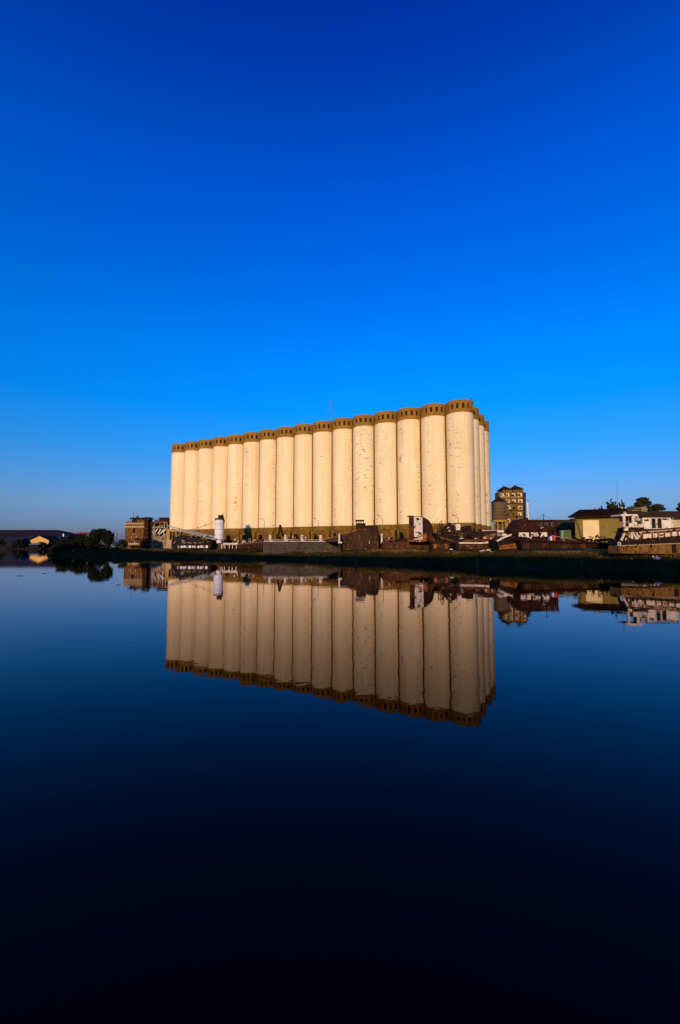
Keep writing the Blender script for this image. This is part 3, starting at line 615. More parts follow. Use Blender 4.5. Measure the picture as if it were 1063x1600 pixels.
# ------------------------------------------------------------------ clutter between tank and quay
T = PT('flat_wagon', 'whitewashed flat pontoon with rusty posts right of the white tank', 'pontoon', 358, 858, 103, ground=1.2)
T.box('deck', 'white_rust', 349, 372, 848.2, 851.2, 0, 4); T.box('hull', 'rust_dark', 345, 374, 851.3, 858.5, .3, 3.4, z0=1.0)
for x in (345.5, 348, 351, 358, 363, 369): T.box('post', 'white_rust', x, x + 1.2, 849.5, 857, -.2, .3)
clutter(T, 345, 372, 843, 857, 22, 2)
T = PT('rusty_barge', 'low rusty barge heaped with scrap left of the grey pontoon', 'barge', 392, 858, 98, ground=1.2)
T.poly('hull', 'rust_dark', [(372, 850.5), (414, 845.5), (416, 857), (376, 858.5)], 0, 5)
T.bar('rail', 'rust_orange', (374, 850.5), (412, 846.2), .18, -.1)
for k in range(8):
    x = 374 + k * 4.9; T.box('rib', 'rust', x, x + 1.2, 850.8 - k * .55, 857, -.1, .2)
T.box('cabin', 'teal', 378.5, 385, 843.8, 848.3, 1, 1.2, label='pale green deck cabin'); T.tube('roll', 'white_rust', (394, 846.3), (401, 845), .28, .6); T.poly('scrap_heap', 'rust', [(385, 849), (389, 845.5), (396, 846.5), (404, 843.8), (411, 846.5)], 1.3, 2)
for x, y in ((389.5, 842), (391.5, 841), (414, 841.5)): T.tube('stanchion', 'steel', (x, 848), (x, y), .1, .4)
clutter(T, 374, 414, 841, 857, 44, 3)
T = PT('scrap_grab', 'dark jointed grab arm standing against the middle silos', 'crane', 437, 855, 100, ground=1.6)
T.bar('boom', 'rust_dark', (434, 846), (438, 820), .4); T.bar('jib', 'rust_dark', (438, 820), (441.5, 834), .35); T.bar('ram', 'rust_dark', (434.5, 835), (440, 829), .18); T.poly('bucket', 'rust_dark', [(439.5, 833), (443, 833), (444, 838), (440, 838)], -.3, .8); T.box('cab', 'rust', 431, 438, 842, 853, -.4, 1.5)
T = PT('grey_pontoon', 'long plain grey pontoon moored in front of the middle silos', 'pontoon', 470, 858.5, 91, ground=1.3)
T.box('hull', 'grey', 411, 528, 846.3, 859.5, 0, 4.5, z0=1.0, bevel=.06)
for k in range(5):
    x = 421 + k * 22.2; T.box('fender', 'black', x, x + 2.6, 857.2, 858.8, -.16, .15)
clutter(T, 413, 526, 840, 846, 30, 31, .3, 2.5); clutter(T, 412, 527, 848, 858, 16, 32, -.06, -.01, ('grey', 'grey', 'rust_dark'))
T.box('gunwale', 'white_rust', 412, 528, 845.4, 846.2, -.06, .25)
for k in range(12): T.tube('rail_post', 'white_rust', (416 + k * 9.8, 846), (416 + k * 9.8, 843.2), .04, .5)
T.bar('hand_rail', 'white_rust', (413, 843.2), (526, 843.2), .05, .5)
for x, y0, lb in ((422.5, 836, 'leftmost white mooring post on the grey pontoon'), (446.5, 836, 'second white mooring post from the left on the grey pontoon'), (473, 836, 'thick white mooring post at the middle of the grey pontoon'), (501.5, 836, 'white mooring post on the grey pontoon left of the brown hull')):
    T = PT('mooring_post', lb, 'post', x, 846.3, 92.2, 'mooring posts along the pontoon')
    wpx = 2.3 if x != 473 else 3.0
    a = T.p(x, 846.3); b_ = T.p(x, y0)
    MB().lathe([(wpx * .13, 0), (wpx * .13, b_.z * .85), (wpx * .15, b_.z * .86), (wpx * .15, b_.z)], 10).build('shaft', 'white_rust', T.t, smooth=True)
    MB().box(-.45, .45, -.35, .35, 0, .14).build('foot', 'white_rust', T.t); MB().tube((.3, 0, .1), (.55, -.1, .45), .1).build('cleat', 'white_rust', T.t)
# brown wreck with wheelhouse
T = PT('brown_wreck', 'large brown rusted ship hull with small wheelhouse in front of the middle silos', 'ship', 560, 858, 84, ground=1.4)
T.poly('hull', 'hull_brown', [(529, 859), (529, 837.2), (545, 832.6), (563, 826.6), (571, 825.6), (580, 827), (587, 829.5), (592, 834), (592.5, 859)], 0, 6)
T.poly('deck_edge', 'rust_orange', [(504, 843.6), (545, 831.7), (563, 825.8), (564, 826.8), (530, 837.8), (504, 844.8)], -.15, .5, label='sunlit deck edge')
T.poly('bow_plate', 'hull_brown', [(504, 844.8), (529, 838), (529, 846.5), (512, 846.5)], .1, 5)
for k in range(5): T.bar('hull_seam', 'rust_dark', (530, 843 + k * 3.2), (592, 840.5 + k * 3.8), .07, -.03)
for k in range(5): T.box('frame_rib', 'hull_brown', 533 + k * 12, 534 + k * 12, 838 if k < 2 else 831, 858, -.08, .1)
wh = T.box('wheelhouse', 'rust_dark', 557.2, 571.5, 817.5, 827, 1, 2.4); T.box('wheelhouse_roof', 'rust_dark', 556, 569.5, 812.2, 813.6, .8, 2.8)
for x in (557.2, 560.8, 564.4, 568): T.tube('roof_post', 'rust_dark', (x, 813.6), (x, 817.6), .07, 1)
T.poly('deck_house', 'rust_dark', [(571.6, 827), (572, 822), (580, 820.8), (590, 821.4), (591.5, 827.5), (593, 833), (586, 830)], 1.2, 2)
T.box('hawse_pipe', 'white_rust', 576.6, 578.2, 846, 849, -.1, .12)
clutter(T, 530, 588, 838, 857, 18, 4, -.25, -.1, ('hull_brown', 'rust', 'rust_dark'))
for x, lb in ((530.5, 'rusty white mooring post at the left end of the brown wreck'), (597, 'pinkish mooring post right of the brown wreck')):
    T = PT('mooring_post', lb, 'post', x, 858, 82.5, 'mooring posts along the pontoon', ground=1.4)
    z0_, z1_ = T.p(x, 848).z, T.p(x, 834).z
    MB().lathe([(.2, z0_), (.2, z1_ * .96), (.25, z1_ * .965), (.25, z1_)], 10).build('shaft', 'white_rust', T.t, smooth=True)
    MB().box(-.22, .5, -.25, .25, z0_ - .1, z0_ + .15).build('collar', 'white_rust', T.t); MB().box(-.2, .2, -.2, .2, -.3, z0_ - .1).build('piling', 'rust', T.t)
T = PT('rust_barge', 'low red-brown slatted barge right of the brown wreck', 'barge', 640, 858, 79, ground=1.4)
T.box('hull', 'hull_brown', 599, 692, 846.5, 859.5, 0, 5, z0=1.0)
for k in range(19): T.box('plank', 'rust', 600 + k * 4.85, 603.8 + k * 4.85, 847.5, 858, -.1, .09)
T.tube('pipe', 'pink', (600, 843.6), (618, 843.6), .1, .3); T.box('hatch', 'rust_dark', 617, 640, 842.6, 846.4, 1, 2)
for k in range(4): T.box('crate', 'rust_dark', 609 + k * 7, 614 + k * 7, 840.5 + k % 2, 846.4, 2, 1)
clutter(T, 600, 690, 840, 856, 46, 5, -.2, 1)

# ------------------------------------------------------------------ upended bow section
T = PT('upended_bow', 'upended wreck section with white plates and dark curved side', 'wreck', 660, 845, 75, ground=1.5)
T.box('rust_plate', 'rust', 640, 647.3, 806, 844.5, .1, .5, label='red rusted edge plate'); T.box('opening', 'black', 641.8, 645.6, 810, 823, .04, .1)
for k in range(4): T.box('white_plate', ('white_rust', 'white_old', 'white_old', 'white_rust')[k], 647.4 + k * 3.25, 650.5 + k * 3.25, 806.6 + .5 * k, 843.6, 0, .4)
T.poly('tear', 'black', [(650.4, 810), (653, 808.6), (656, 811), (655.3, 813), (651.5, 812.8)], -.05, .04)
arc = [(660.6, 808.4)] + [(660.6 + 18 * math.sin(R(a)), 843.6 - 35 * math.cos(R(a)) ** .8) for a in (10, 22, 34, 46, 58, 70, 80)] + [(678.6, 844), (660.6, 844)]
T.poly('curved_side', 'rust_dark', arc, .05, 3.5, label='dark curved hull side')  # rusty hull side coloured extra dark for its shade
for k in range(4): T.bar('side_rib', 'rust_red', (663.5 + k * 3.4, 812 + k * k * 1.2), (663.5 + k * 3.4, 843), .08, 0)
T.poly('roof_sheet', 'rust_dark', [(640, 805.2), (662, 808), (662, 808.7), (640, 805.9)], -.05, 3.2)
T.box('footing', 'rust_orange', 639, 662, 843, 846, -.4, 1.4); T.box('broken_post', 'rust_orange', 662, 667, 833, 846, -.8, .3)
T.box('broken_post', 'rust', 672, 676, 838, 846, -.9, .3)
clutter(T, 640, 680, 834, 846, 16, 6, -.9, -.2); clutter(T, 641, 664, 818, 842, 12, 7, -.12, -.05, ('rust', 'rust_dark', 'rust_red'))

# ------------------------------------------------------------------ dark wrecks and barges, right of centre
T = PT('dark_tug', 'dark half-sunk tug with a white locker in front of the corner silo', 'tug', 712, 850, 72, ground=1.5)
T.poly('hull', 'hull_dark', [(681, 833), (690, 836), (745, 839), (760, 836), (758, 851), (700, 852), (684, 842)], 0, 4)
T.poly('deck_house', 'rust_dark', [(693, 837), (694, 826), (700, 820.6), (708, 820), (711.5, 823.5), (712, 838)], .8, 2.2)
T.box('locker', 'white_old', 713.2, 719.3, 818.8, 828.4, .5, 1, label='white deck locker'); T.poly('winch', 'rust_dark', [(722, 839), (724, 823), (731, 820.6), (737, 822), (739, 838)], 1, 1.6)
for x, y in ((684, 820), (687, 817), (689, 822), (691.5, 818)): T.tube('railing_post', 'rust_dark', (x, 834), (x, y), .07, .6)
T.bar('railing', 'rust_dark', (681, 823), (693, 822), .06, .6); T.box('deck_cargo', 'rust', 712, 722, 828.5, 838, .9, 1.4); T.box('funnel', 'rust_dark', 701, 705, 816.5, 821, 1.4, .6); T.box('deck_cargo', 'rust_dark', 738, 746, 830, 839, .9, 1)
T.poly('gangplank', 'rust_orange', [(688, 838.5), (712, 845.5), (712, 847), (688, 840)], -.5, .4)
clutter(T, 684, 748, 824, 848, 48, 8, -.3, .8, ('rust_dark', 'rust_dark', 'hull_dark', 'rust', 'rust_red', 'white_rust'))
T = PT('scrap_pontoon', 'low dark scrap pontoon with small orange block below the dark tug', 'pontoon', 700, 858, 70, ground=1.4)
T.box('hull', 'rust_dark', 676, 712, 846, 859.5, 0, 3, z0=1.0)
for k in range(6): T.box('plate', 'rust' if k % 3 else 'rust_orange', 678 + k * 5.6, 682.5 + k * 5.6, 850, 857, -.07, .06)
T.box('block', 'rust_orange', 705.5, 711, 852.4, 855.2, -.5, .4, label='bright orange block'); T.box('slab', 'trash', 703.5, 710, 857.6, 859.2, -1.2, .8)
clutter(T, 677, 712, 842, 857, 22, 9)
T = PT('long_barge', 'long rusty barge with sunlit rail beside the pointed bow', 'barge', 745, 858, 66, ground=1.3)
T.poly('hull', 'hull_dark', [(712, 849), (776, 845.5), (780, 859), (716, 861)], 0, 5)
T.poly('rub_rail', 'white_rust', [(718, 847.2), (752, 847.4), (776, 844), (778.5, 847.8), (752, 849.8), (717, 849.4)], -.2, .35, label='sunlit pale rub rail')
for k in range(9): T.box('side_plate', 'rust', 718 + k * 6.6, 723.6 + k * 6.6, 851, 857.5, -.08, .1)
T.poly('lower_rail', 'white_rust', [(749, 860.4), (770, 857.4), (771, 859.2), (751, 862)], -.5, .3); T.poly('deck', 'rust', [(712, 848.6), (730, 842.5), (775, 841.5), (776, 845)], .5, 4)
T.poly('hatch_cover', 'rust_dark', [(738, 839), (755, 829.6), (776, 829), (778, 831), (757, 840.5)], 1.2, 3)
T.poly('orange_side', 'rust_orange', [(754.5, 838.4), (766, 834.8), (776, 838), (776.5, 842.6), (755, 843.6)], .9, .5, label='bright orange rust panel')
T.box('white_strake', 'white_old', 754, 806, 828.6, 831.6, 3.2, .4, label='long white strake')
clutter(T, 716, 778, 836, 859, 50, 10, -.3, 1.2)
T = PT('pointed_bow', 'dark pointed barge bow with orange lower plating', 'barge', 796, 858, 62, ground=1.3)
T.poly('bow', 'hull_dark', [(777, 845.6), (806, 833.2), (810.5, 846), (813.5, 859.8), (780, 860)], 0, 5)
T.poly('orange_plate', 'rust_orange', [(781, 852.6), (806.6, 848.6), (807.5, 856.8), (781, 858.6)], -.08, .07, label='orange rusted lower plate')
T.poly('gunwale', 'white_rust', [(776, 844.8), (787, 838.4), (805, 832.2), (806.6, 834), (790, 840), (778, 846.4)], -.15, .5)
T.poly('stem_post', 'rust_dark', [(806, 832.6), (809.4, 833.4), (815.6, 859.5), (812, 860)], -.25, .6); T.box('deck_locker', 'white_old', 785, 804, 834, 837.4, 1.5, 1.5); T.bar('bow_post', 'white_rust', (802.5, 837), (806.5, 826.5), .35, 1.0)
clutter(T, 779, 806, 838, 857, 16, 11, -.2, 0, ('rust', 'rust_dark', 'rust_orange'))

def mast(x, y0, y1, Y, label, stays=()):
    T = PT('ship_mast', label, 'mast', x, y0, Y, 'thin masts standing among the wrecks')
    T.tube('pole', 'rust_dark', (x, y0), (x + .6, y1), .06, r1=.035)
    T.bar('yard', 'rust_dark', (x - 2.2, y1 + 3), (x + 2.8, y1 + 2.6), .05)
    for sx, sy in stays: T.tube('stay_wire', 'rust_dark', (x + .5, y1 + .6), (sx, sy), .014)
mast(689, 842, 812, 72.5, 'thin mast standing on the dark tug left of its deck house', ((681, 836), (700, 838)))
mast(741, 842, 816, 68, 'thin mast on the long rusty barge near the corner silo', ((732, 842), (756, 840)))
mast(583, 832, 811, 86, 'short mast behind the wheelhouse of the brown wreck', ((592, 832),))
mast(849, 822, 803, 61.5, 'mast above the windows of the rust-red superstructure', ((833, 815), (866, 815)))
mast(624, 848, 829, 80, 'short mast on the red-brown slatted barge', ((614, 847), (638, 847)))
# ------------------------------------------------------------------ tower, small silo, chimney
T = PT('mill_tower', 'tall ochre mill tower with twin pyramid roofs right of the silos', 'tower', 803, 850, 132, ground=1.9)
T.box('wall', 'tower', 781.5, 816.4, 768.5, 852, 0, 3.2, z0=1.0)
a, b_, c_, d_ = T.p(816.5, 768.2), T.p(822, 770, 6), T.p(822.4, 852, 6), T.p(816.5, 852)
MB().add([a, b_, c_, d_, a + Vector((-.3, .6, 0)), b_ + Vector((-.3, .6, 0)), c_ + Vector((-.3, .6, 0)), d_ + Vector((-.3, .6, 0))], [(0, 1, 2, 3), (4, 7, 6, 5), (0, 4, 5, 1), (1, 5, 6, 2), (3, 2, 6, 7), (0, 3, 7, 4)]).build('side_wall', 'tank_rust_wall_shade', T.t, label='side wall coloured dark for its shade')  # darker material stands for the shade on this side of the tower
T.box('left_turret', 'tower', 786, 800, 763.5, 768.6, .3, 4); T.box('right_turret', 'tower', 802, 817, 763, 768.6, .3, 4)
def pyramid(T, name, m, x0, x1, ye, yt, d0, d1):
    a, b = T.p(x0, ye, d0), T.p(x1, ye, d0); t_ = T.p((x0 + x1) / 2, yt, d0)
    v = [(a.x, d0, a.z), (b.x, d0, a.z), (b.x, d1, a.z), (a.x, d1, a.z), ((a.x + b.x) / 2, (d0 + d1) / 2, t_.z)]
    MB().add(v, [(0, 1, 4), (1, 2, 4), (2, 3, 4), (3, 0, 4), (3, 2, 1, 0)]).build(name, m, T.t)
pyramid(T, 'pyramid_roof', 'rust_dark', 784.4, 801, 764.4, 757.4, -.4, 4.8); pyramid(T, 'pyramid_roof', 'rust_dark', 801.2, 819.6, 764, 756.2, -.5, 4.9)
for k in range(7): T.box('floor_band', 'rust_dark' if k else 'stone', 781.2, 816.6, 776.4 + k * 10.05, 777.2 + k * 10.05, -.14, .2)
for r in range(7):
    y = 770.5 + r * 10.05
    for c, (x, wd) in enumerate(((783.2, 4.6), (791.5, 5.2), (800.6, 5.6), (809.8, 6.4))):
        if r and c == 0: continue
        if r >= 5 and c == 2: continue
        x += random.uniform(-.5, .5); wd *= random.uniform(.85, 1.1); y = 770.5 + r * 10.05 + random.uniform(-.5, .5)
        pale = c == 3 or (c == 2 and r < 2) or (c == 1 and r in (1, 2, 4)) or r == 0
        f_ = T.box('window', 'tower_pale' if pale else 'tower', x, x + wd, y, y + 5.2, -.1, .16)
        T.box('pane', 'black', x + random.uniform(.4, 1.6), x + wd * random.uniform(.55, .85), y + random.uniform(.8, 2.4), y + random.uniform(3.8, 4.9), -.14, .05, f_)
for x in (786, 796, 806, 815): T.tube('roof_rail_post', 'lamp', (x, 768.5), (x, 758 - (x % 4)), .05, 5)
clutter(T, 782, 814, 772, 848, 44, 21, -.2, -.1, ('tower', 'tank_rust_wall_shade', 'tower_pale', 'black', 'rust_dark', 'yellow'))
T.bar('roof_rail', 'lamp', (785, 757.5), (820, 757.5), .07, 5)
T = PT('dark_silo', 'small stained dark steel silo with conical roof on a yellow frame', 'silo', 779, 850, 124, ground=1.9)
p0, p1, pt_ = T.p(768.4, 784.5), T.p(791.5, 784.5), T.p(780, 776.5); zb_ = T.p(780, 813).z; r_ = (p1.x - p0.x) / 2; cx = (p0.x + p1.x) / 2
MB().lathe([(r_, zb_), (r_, p0.z)], 28, cx, 0).build('shell', 'tank_rust_wall_shade', T.t, smooth=True)
MB().lathe([(r_ * 1.08, p0.z - .05), (.15, pt_.z)], 28, cx, 0).build('cone_roof', 'rust_dark', T.t)
for k in range(6): MB().lathe([(r_ + .01, zb_ + .9 * k + .4), (r_ + .04, zb_ + .9 * k + .44), (r_ + .01, zb_ + .9 * k + .48)], 28, cx, 0, False).build('hoop', 'rust_dark', T.t)
MB().lathe([(r_ + .12, zb_ - .5), (r_ + .12, zb_)], 24, cx, 0).build('ring', 'yellow', T.t)
for a in (200, 235, 270, 305, 340): MB().tube((cx + r_ * .95 * math.cos(R(a)), r_ * .95 * math.sin(R(a)), 0), (cx + r_ * .95 * math.cos(R(a)), r_ * .95 * math.sin(R(a)), zb_ - .4), .16).build('leg', 'yellow', T.t)
T.box('under_box', 'tank_rust_wall_shade', 774, 788, 818, 850, 1, 1.5)
T = PT('white_chimney', 'slender tapering white chimney right of the ochre tower', 'chimney', 826, 850, 128, ground=1.9)
a, b_ = T.p(827.2, 850), T.p(824.3, 784)
MB().tube(a, b_, .48, .22, 14).build('stack', 'white_old', T.t, smooth=True); T.bar('cross_arm', 'lamp', (822.8, 783.6), (828, 783.4), .14, -.1); T.tube('lightning_rod', 'lamp', (824.3, 784), (824.2, 780), .04)

# ------------------------------------------------------------------ long dark shed and rusty superstructure
T = PT('dark_shed', 'long low shed with plain brown roof behind the red drum', 'shed', 865, 845, 96, ground=1.9)
a, b_ = T.p(822, 826), T.p(916, 826); r0 = T.p(822, 812, 5)
MB().box(a.x + .2, b_.x - .2, .6, 9.4, 0, a.z).build('wall', 'black', T.t)
MB().add([(a.x, 0, a.z), (b_.x, 0, a.z), (b_.x, 5, r0.z), (a.x, 5, r0.z), (b_.x, 10, a.z), (a.x, 10, a.z)], [(0, 1, 2, 3), (2, 4, 5, 3), (1, 4, 2), (0, 3, 5), (0, 5, 4, 1)]).build('roof', 'roof_brown', T.t)
for x in (832, 848, 864, 874, 888): T.box('post', 'green', x, x + 1, 826.5, 842, .1, .3)
T.box('ridge_vent', 'rust_dark', 894, 899, 810.4, 814, 4, 1); T.tube('finial', 'lamp', (832, 812), (832, 808.6), .05, 5)
T = PT('rusty_superstructure', 'dark rust-red ship superstructure with a row of wheelhouse windows', 'ship', 840, 852, 60, ground=1.5)
T.poly('hull', 'hull_dark', [(812, 842), (880, 842.6), (968, 849), (968, 858.4), (900, 857.4), (817, 858)], 0, 5)
T.poly('deck', 'rust_red', [(812, 842.4), (880, 845), (968, 848.4), (968, 850), (880, 847.4), (812, 844.6)], -.7, 5.2, label='dull red deck edge')
for k in range(15): T.poly('hull_plate', 'rust_dark' if k % 3 else 'rust', [(819 + k * 9.8, 848.5 + .12 * k), (827.6 + k * 9.8, 848.8 + .12 * k), (827.6 + k * 9.8, 856.5), (819 + k * 9.8, 856.6)], -.06, .05)
clutter(T, 818, 962, 847, 857, 40, 22, -.14, -.02, ('rust_dark', 'hull_dark', 'rust', 'rust_red'))
T.poly('bridge_front', 'rust_red', [(800, 828), (808, 818), (813, 812.4), (825.6, 808.8), (826.4, 831), (803, 836)], 1.2, 3)
T.box('deck_house', 'rust_red', 826.6, 868.4, 815, 842.4, 1.2, 3); T.box('house_roof', 'rust_dark', 825.6, 869.6, 812.8, 815, 1, 3.4)
for k in range(6):
    x = 838 + k * 4.8; f_ = T.box('window', 'ruin' if k % 2 else 'rust', x, x + 3.6, 816.6, 822, 1.1, .16); T.box('pane', 'black', x + .6, x + 3.1, 817.2, 821.6, 1.06, .05, f_)
MB().tube(T.p(820.8, 820.4, 1.22), T.p(820.8, 820.4, 1.1), .1).build('porthole', 'rust_orange', T.t)
w0 = T.box('white_panel', 'white_old', 811.6, 826.6, 832, 838.8, .6, .3, label='white panel with a dark port'); T.box('port', 'black', 817, 820.4, 834, 836.4, .55, .06, w0)
for x0, x1 in ((830, 833.6), (834.6, 837), (838.2, 841.4)): T.poly('white_fragment', 'white_old', [(x0, 832), (x1, 831.6), (x1 + .4, 837.6), (x0 + .8, 838.6)], .6, .2)
T.poly('white_fragment', 'white_old', [(847.2, 832), (854.6, 831.4), (855.4, 838), (844.8, 839.8)], .5, .2, label='white trapezoid plate')
for x in (829, 843, 857, 866): T.tube('stanchion', 'rust_dark', (x, 842), (x, 828), .05, .4)
T.bar('rope', 'stone', (862, 836.4), (907, 845.6), .05, .2); T.bar('rail', 'rust_dark', (826, 829), (868, 830), .05, .4)
clutter(T, 812, 850, 824, 842, 26, 12, -.1, 1.1, ('rust_red', 'rust_dark', 'rust_dark', 'rust', 'white_rust')); clutter(T, 892, 966, 838, 850, 40, 13, -.2, 3, ('rust_dark', 'rust', 'rust_orange', 'rust_red'))
def drum(x, y0, y1, Y, m, label, wpx):
    T = PT('oil_drum', label, 'drum', x, y1, Y, 'drums on the wreck deck'); h_ = T.p(x, y0).z; r = wpx * Y / F / 2
    MB().lathe([(r, 0), (r, h_ * .32), (r * 1.05, h_ * .34), (r, h_ * .36), (r, h_ * .64), (r * 1.05, h_ * .66), (r, h_ * .68), (r, h_)], 16).build('shell', m, T.t, smooth=True)
    MB().lathe([(r * .9, h_), (r * .9, h_ + .015)], 16).build('lid', m, T.t)
drum(866.3, 838, 846.4, 59.7, 'red', 'bright red drum on the dark wreck deck', 4.6)
drum(857.6, 838.4, 845.4, 59.75, 'blue', 'blue drum left of the red drum', 3.2); drum(861.3, 838.2, 845.4, 59.75, 'tank', 'white drum touching the left side of the red drum', 3.6)
drum(881, 840.6, 847.2, 59.7, 'rust_orange', 'rusty orange drum right of the red drum', 4.4); drum(924, 841.4, 848.6, 61, 'rust', 'rusty drum in front of the warehouse wall right of the cream door', 4.6); drum(890, 842, 846.6, 61, 'rust', 'squat brown drum two places right of the red drum', 4.2)
T = PT('green_bin', 'dark green sheet-metal bin left of the warehouse', 'bin', 887, 838, 72, ground=2)
T.box('body', 'green', 882.4, 892.4, 829, 842, 0, 1.6); T.box('lid', 'green', 882, 892.8, 828.2, 829, -.1, 1.8)
for k in range(3): T.box('rib', 'green', 884.4 + k * 3, 885 + k * 3, 829.4, 841, -.07, .06)
T = PT('green_pillar', 'pale green pillar beside the green bin', 'post', 879.4, 842, 70, ground=2)
T.box('shaft', 'teal', 878, 880.8, 829.6, 846, 0, .35); T.box('cap', 'teal', 877.6, 881.2, 828.8, 829.6, -.05, .45)
T = PT('timber_stack', 'stack of orange-brown planks in front of the warehouse', 'timber', 905, 847, 63, ground=2)
rr = random.Random(3)
for k in range(22):
    x = 884 + rr.uniform(0, 66); y = 846 - rr.uniform(0, 3.4); l = rr.uniform(6, 16); T.box('plank', rr.choice(['rust_orange', 'rust', 'rust', 'rust_dark']), x, x + l, y - rr.uniform(1, 2), y + .4, .15 * k, .14)
T.box('plank', 'rust_orange', 939, 956, 841.6, 845.6, -.2, .3, label='broad sunlit orange board'); T.box('plank', 'rust_orange', 931, 939, 842, 844, -.1, .3)

# ------------------------------------------------------------------ right warehouse and grey shed
wa, wb = Vector((at(899.5, 838, 82).x, 82, 1.9)), Vector((at(1012, 838, 78).x, 78, 1.9))
ux = (wb - wa).normalized(); ang = math.atan2(ux.y, ux.x); Lw = (wb - wa).length
T = thing('warehouse', 'olive corrugated warehouse with dark overhanging roof and cream door', 'warehouse', wa, ang)
ze = at(899.5, 808, 82).z - 1.9; DEP = 13.0
MB().box(0, Lw, 0, .15, 0, ze).build('front_wall', 'wall_olive', T); MB().add([(.02, .16, 0), (.17, .16, 0), (8.17, DEP, 0), (8.02, DEP, 0), (.02, .16, ze - .01), (.17, .16, ze - .01), (8.17, DEP, ze - .01), (8.02, DEP, ze - .01)], [(0, 3, 2, 1), (4, 5, 6, 7), (0, 1, 5, 4), (1, 2, 6, 5), (2, 3, 7, 6), (3, 0, 4, 7)]).build('end_wall', 'wall_olive', T); MB().box(8.2, Lw, DEP - .2, DEP, 0, ze).build('back_wall', 'wall_olive', T)
zr = ze + 1.75; ov = 1.25
MB().add([(-ov, -ov, ze + .02), (Lw, -ov, ze + .02), (Lw, DEP * .42, zr), (1.5, DEP * .42, zr), (Lw, DEP + ov, ze + .02), (7.6, DEP + ov, ze + .02)], [(0, 1, 2, 3), (2, 4, 5, 3), (0, 3, 5)]).build('roof', 'roof_purple', T)
MB().add([(x_, y_, z_) for z_ in (ze - .12, ze - .02) for x_, y_ in ((-ov, -ov + .005), (Lw, -ov + .005), (Lw, DEP + ov - .01), (7.6, DEP + ov - .01))], [(0, 3, 2, 1), (4, 5, 6, 7), (0, 1, 5, 4), (1, 2, 6, 5), (2, 3, 7, 6), (3, 0, 4, 7)]).build('soffit', 'rust_dark', T); MB().box(-ov - .05, Lw, -ov - .08, -ov - .01, ze - .2, ze + .06).build('fascia', 'roof_purple', T)
dx = (wa + ux * 2.55)
MB().box(1.25, 3.85, -.10, -.02, 0, ze - .62).build('door', 'door_cream', T); MB().box(3.88, 3.96, -.14, -.01, 0, ze - .5).build('door_rail', 'wall_olive', T); MB().box(1.1, 4.1, -.16, -.02, ze - .6, ze - .5).build('door_track', 'wall_olive', T)
for x in (4.2, 8.6): MB().tube((x, DEP * .42, zr - .1), (x, DEP * .42, zr + .35), .2, None, 10).build('roof_vent', 'stone', T); 
MB().bar((.1, -1.0, ze - .1), (1.3, -.3, .7), .09).build('prop', 'rust_dark', T)
for k in range(3): MB().box(5.6 + k * 2.4, 5.66 + k * 2.4, -.05, -.005, 0, ze - .1).build('wall_batten', 'wall_olive', T)
T = PT('grey_shed', 'cream-walled shed with grey-brown ribbed roof behind the white boat', 'shed', 1040, 838, 74, ground=1.9)
a, b_ = T.p(1000, 811.5), T.p(1110, 811.5); r0 = T.p(1000, 798.6, 5)
MB().box(a.x + .2, b_.x, .4, 9.6, 0, a.z).build('wall', 'wall_cream', T.t)
MB().add([(a.x, 0, a.z), (b_.x, 0, a.z), (b_.x, 5, r0.z), (a.x, 5, r0.z), (b_.x, 10, a.z), (a.x, 10, a.z)], [(0, 1, 2, 3), (2, 4, 5, 3), (1, 4, 2), (0, 3, 5), (0, 5, 4, 1)]).build('roof', 'roof_brown', T.t)
T = PT('roof_dormer', 'broken sloping dormer between the two warehouse roofs', 'dormer', 998, 806, 78.6)
a, b_, c_, d_ = T.p(978, 805), T.p(990, 791.4), T.p(1012, 791), T.p(1012, 804)
MB().add([(a.x, 0, a.z), (b_.x, 1.2, b_.z), (c_.x, 1.2, c_.z), (c_.x - 1.4, 0, a.z), (a.x, 3, a.z), (c_.x, 3, a.z), (c_.x, 1.2, a.z)], [(0, 3, 2, 1), (1, 2, 5, 4), (0, 1, 4), (2, 6, 5), (0, 4, 5, 6, 3), (3, 6, 2)]).build('roof', 'roof_brown', T.t)
T.box('end_panel', 'ruin', 1003, 1011.6, 792.4, 803.6, -.06, .1); T.poly('hole', 'black', [(996, 803.4), (1003, 797.6), (1003.4, 803.4)], -.16, .08)
for k in range(4): T.bar('batten', 'stone', (981 + 3 * k, 804 - 3 * k), (1003, 803 - 3 * k), .08, -.05)

# ------------------------------------------------------------------ white wreck boat at right
def Z(u, v): return (960 + .0969 * u, 770 + .0969 * v)
T = PT('white_wreck', 'derelict white boat with open bridge and rust-streaked cabin', 'boat', 1010, 860, 51.5, ground=1.5)
def zb(name, m, u0, u1, v0, v1, d=0, th=.2, parent=None, label=None): return T.box(name, m, *(Z(u0, 0)[0], Z(u1, 0)[0]), Z(0, v0)[1], Z(0, v1)[1], d, th, parent, label)
def zp(name, m, pts, d=0, th=.2, label=None): return T.poly(name, m, [Z(*q_) for q_ in pts], d, th, label=label)
def zbar(name, m, a, b, wd=.1, d=0): return T.bar(name, m, Z(*a), Z(*b), wd, d)
zb('bridge_roof', 'white_old', 115, 372, 345, 374, -.1, 2.0); zb('roof_lamp', 'white_old', 165, 195, 308, 345, .4, .2)
for u in (148, 296):
    for d in (0, 1.6): zb('bridge_post', 'white_rust', u, u + 30, 374, 572, d, .16)
zb('bridge_wall', 'white_old', 180, 330, 488, 556, .02, .12); zb('bridge_window', 'black', 184, 232, 480, 545, -.02, .03); zb('bridge_panel', 'white_rust', 236, 296, 400, 488, .9, .1); zb('panel_window', 'black', 246, 276, 410, 448, .84, .05)
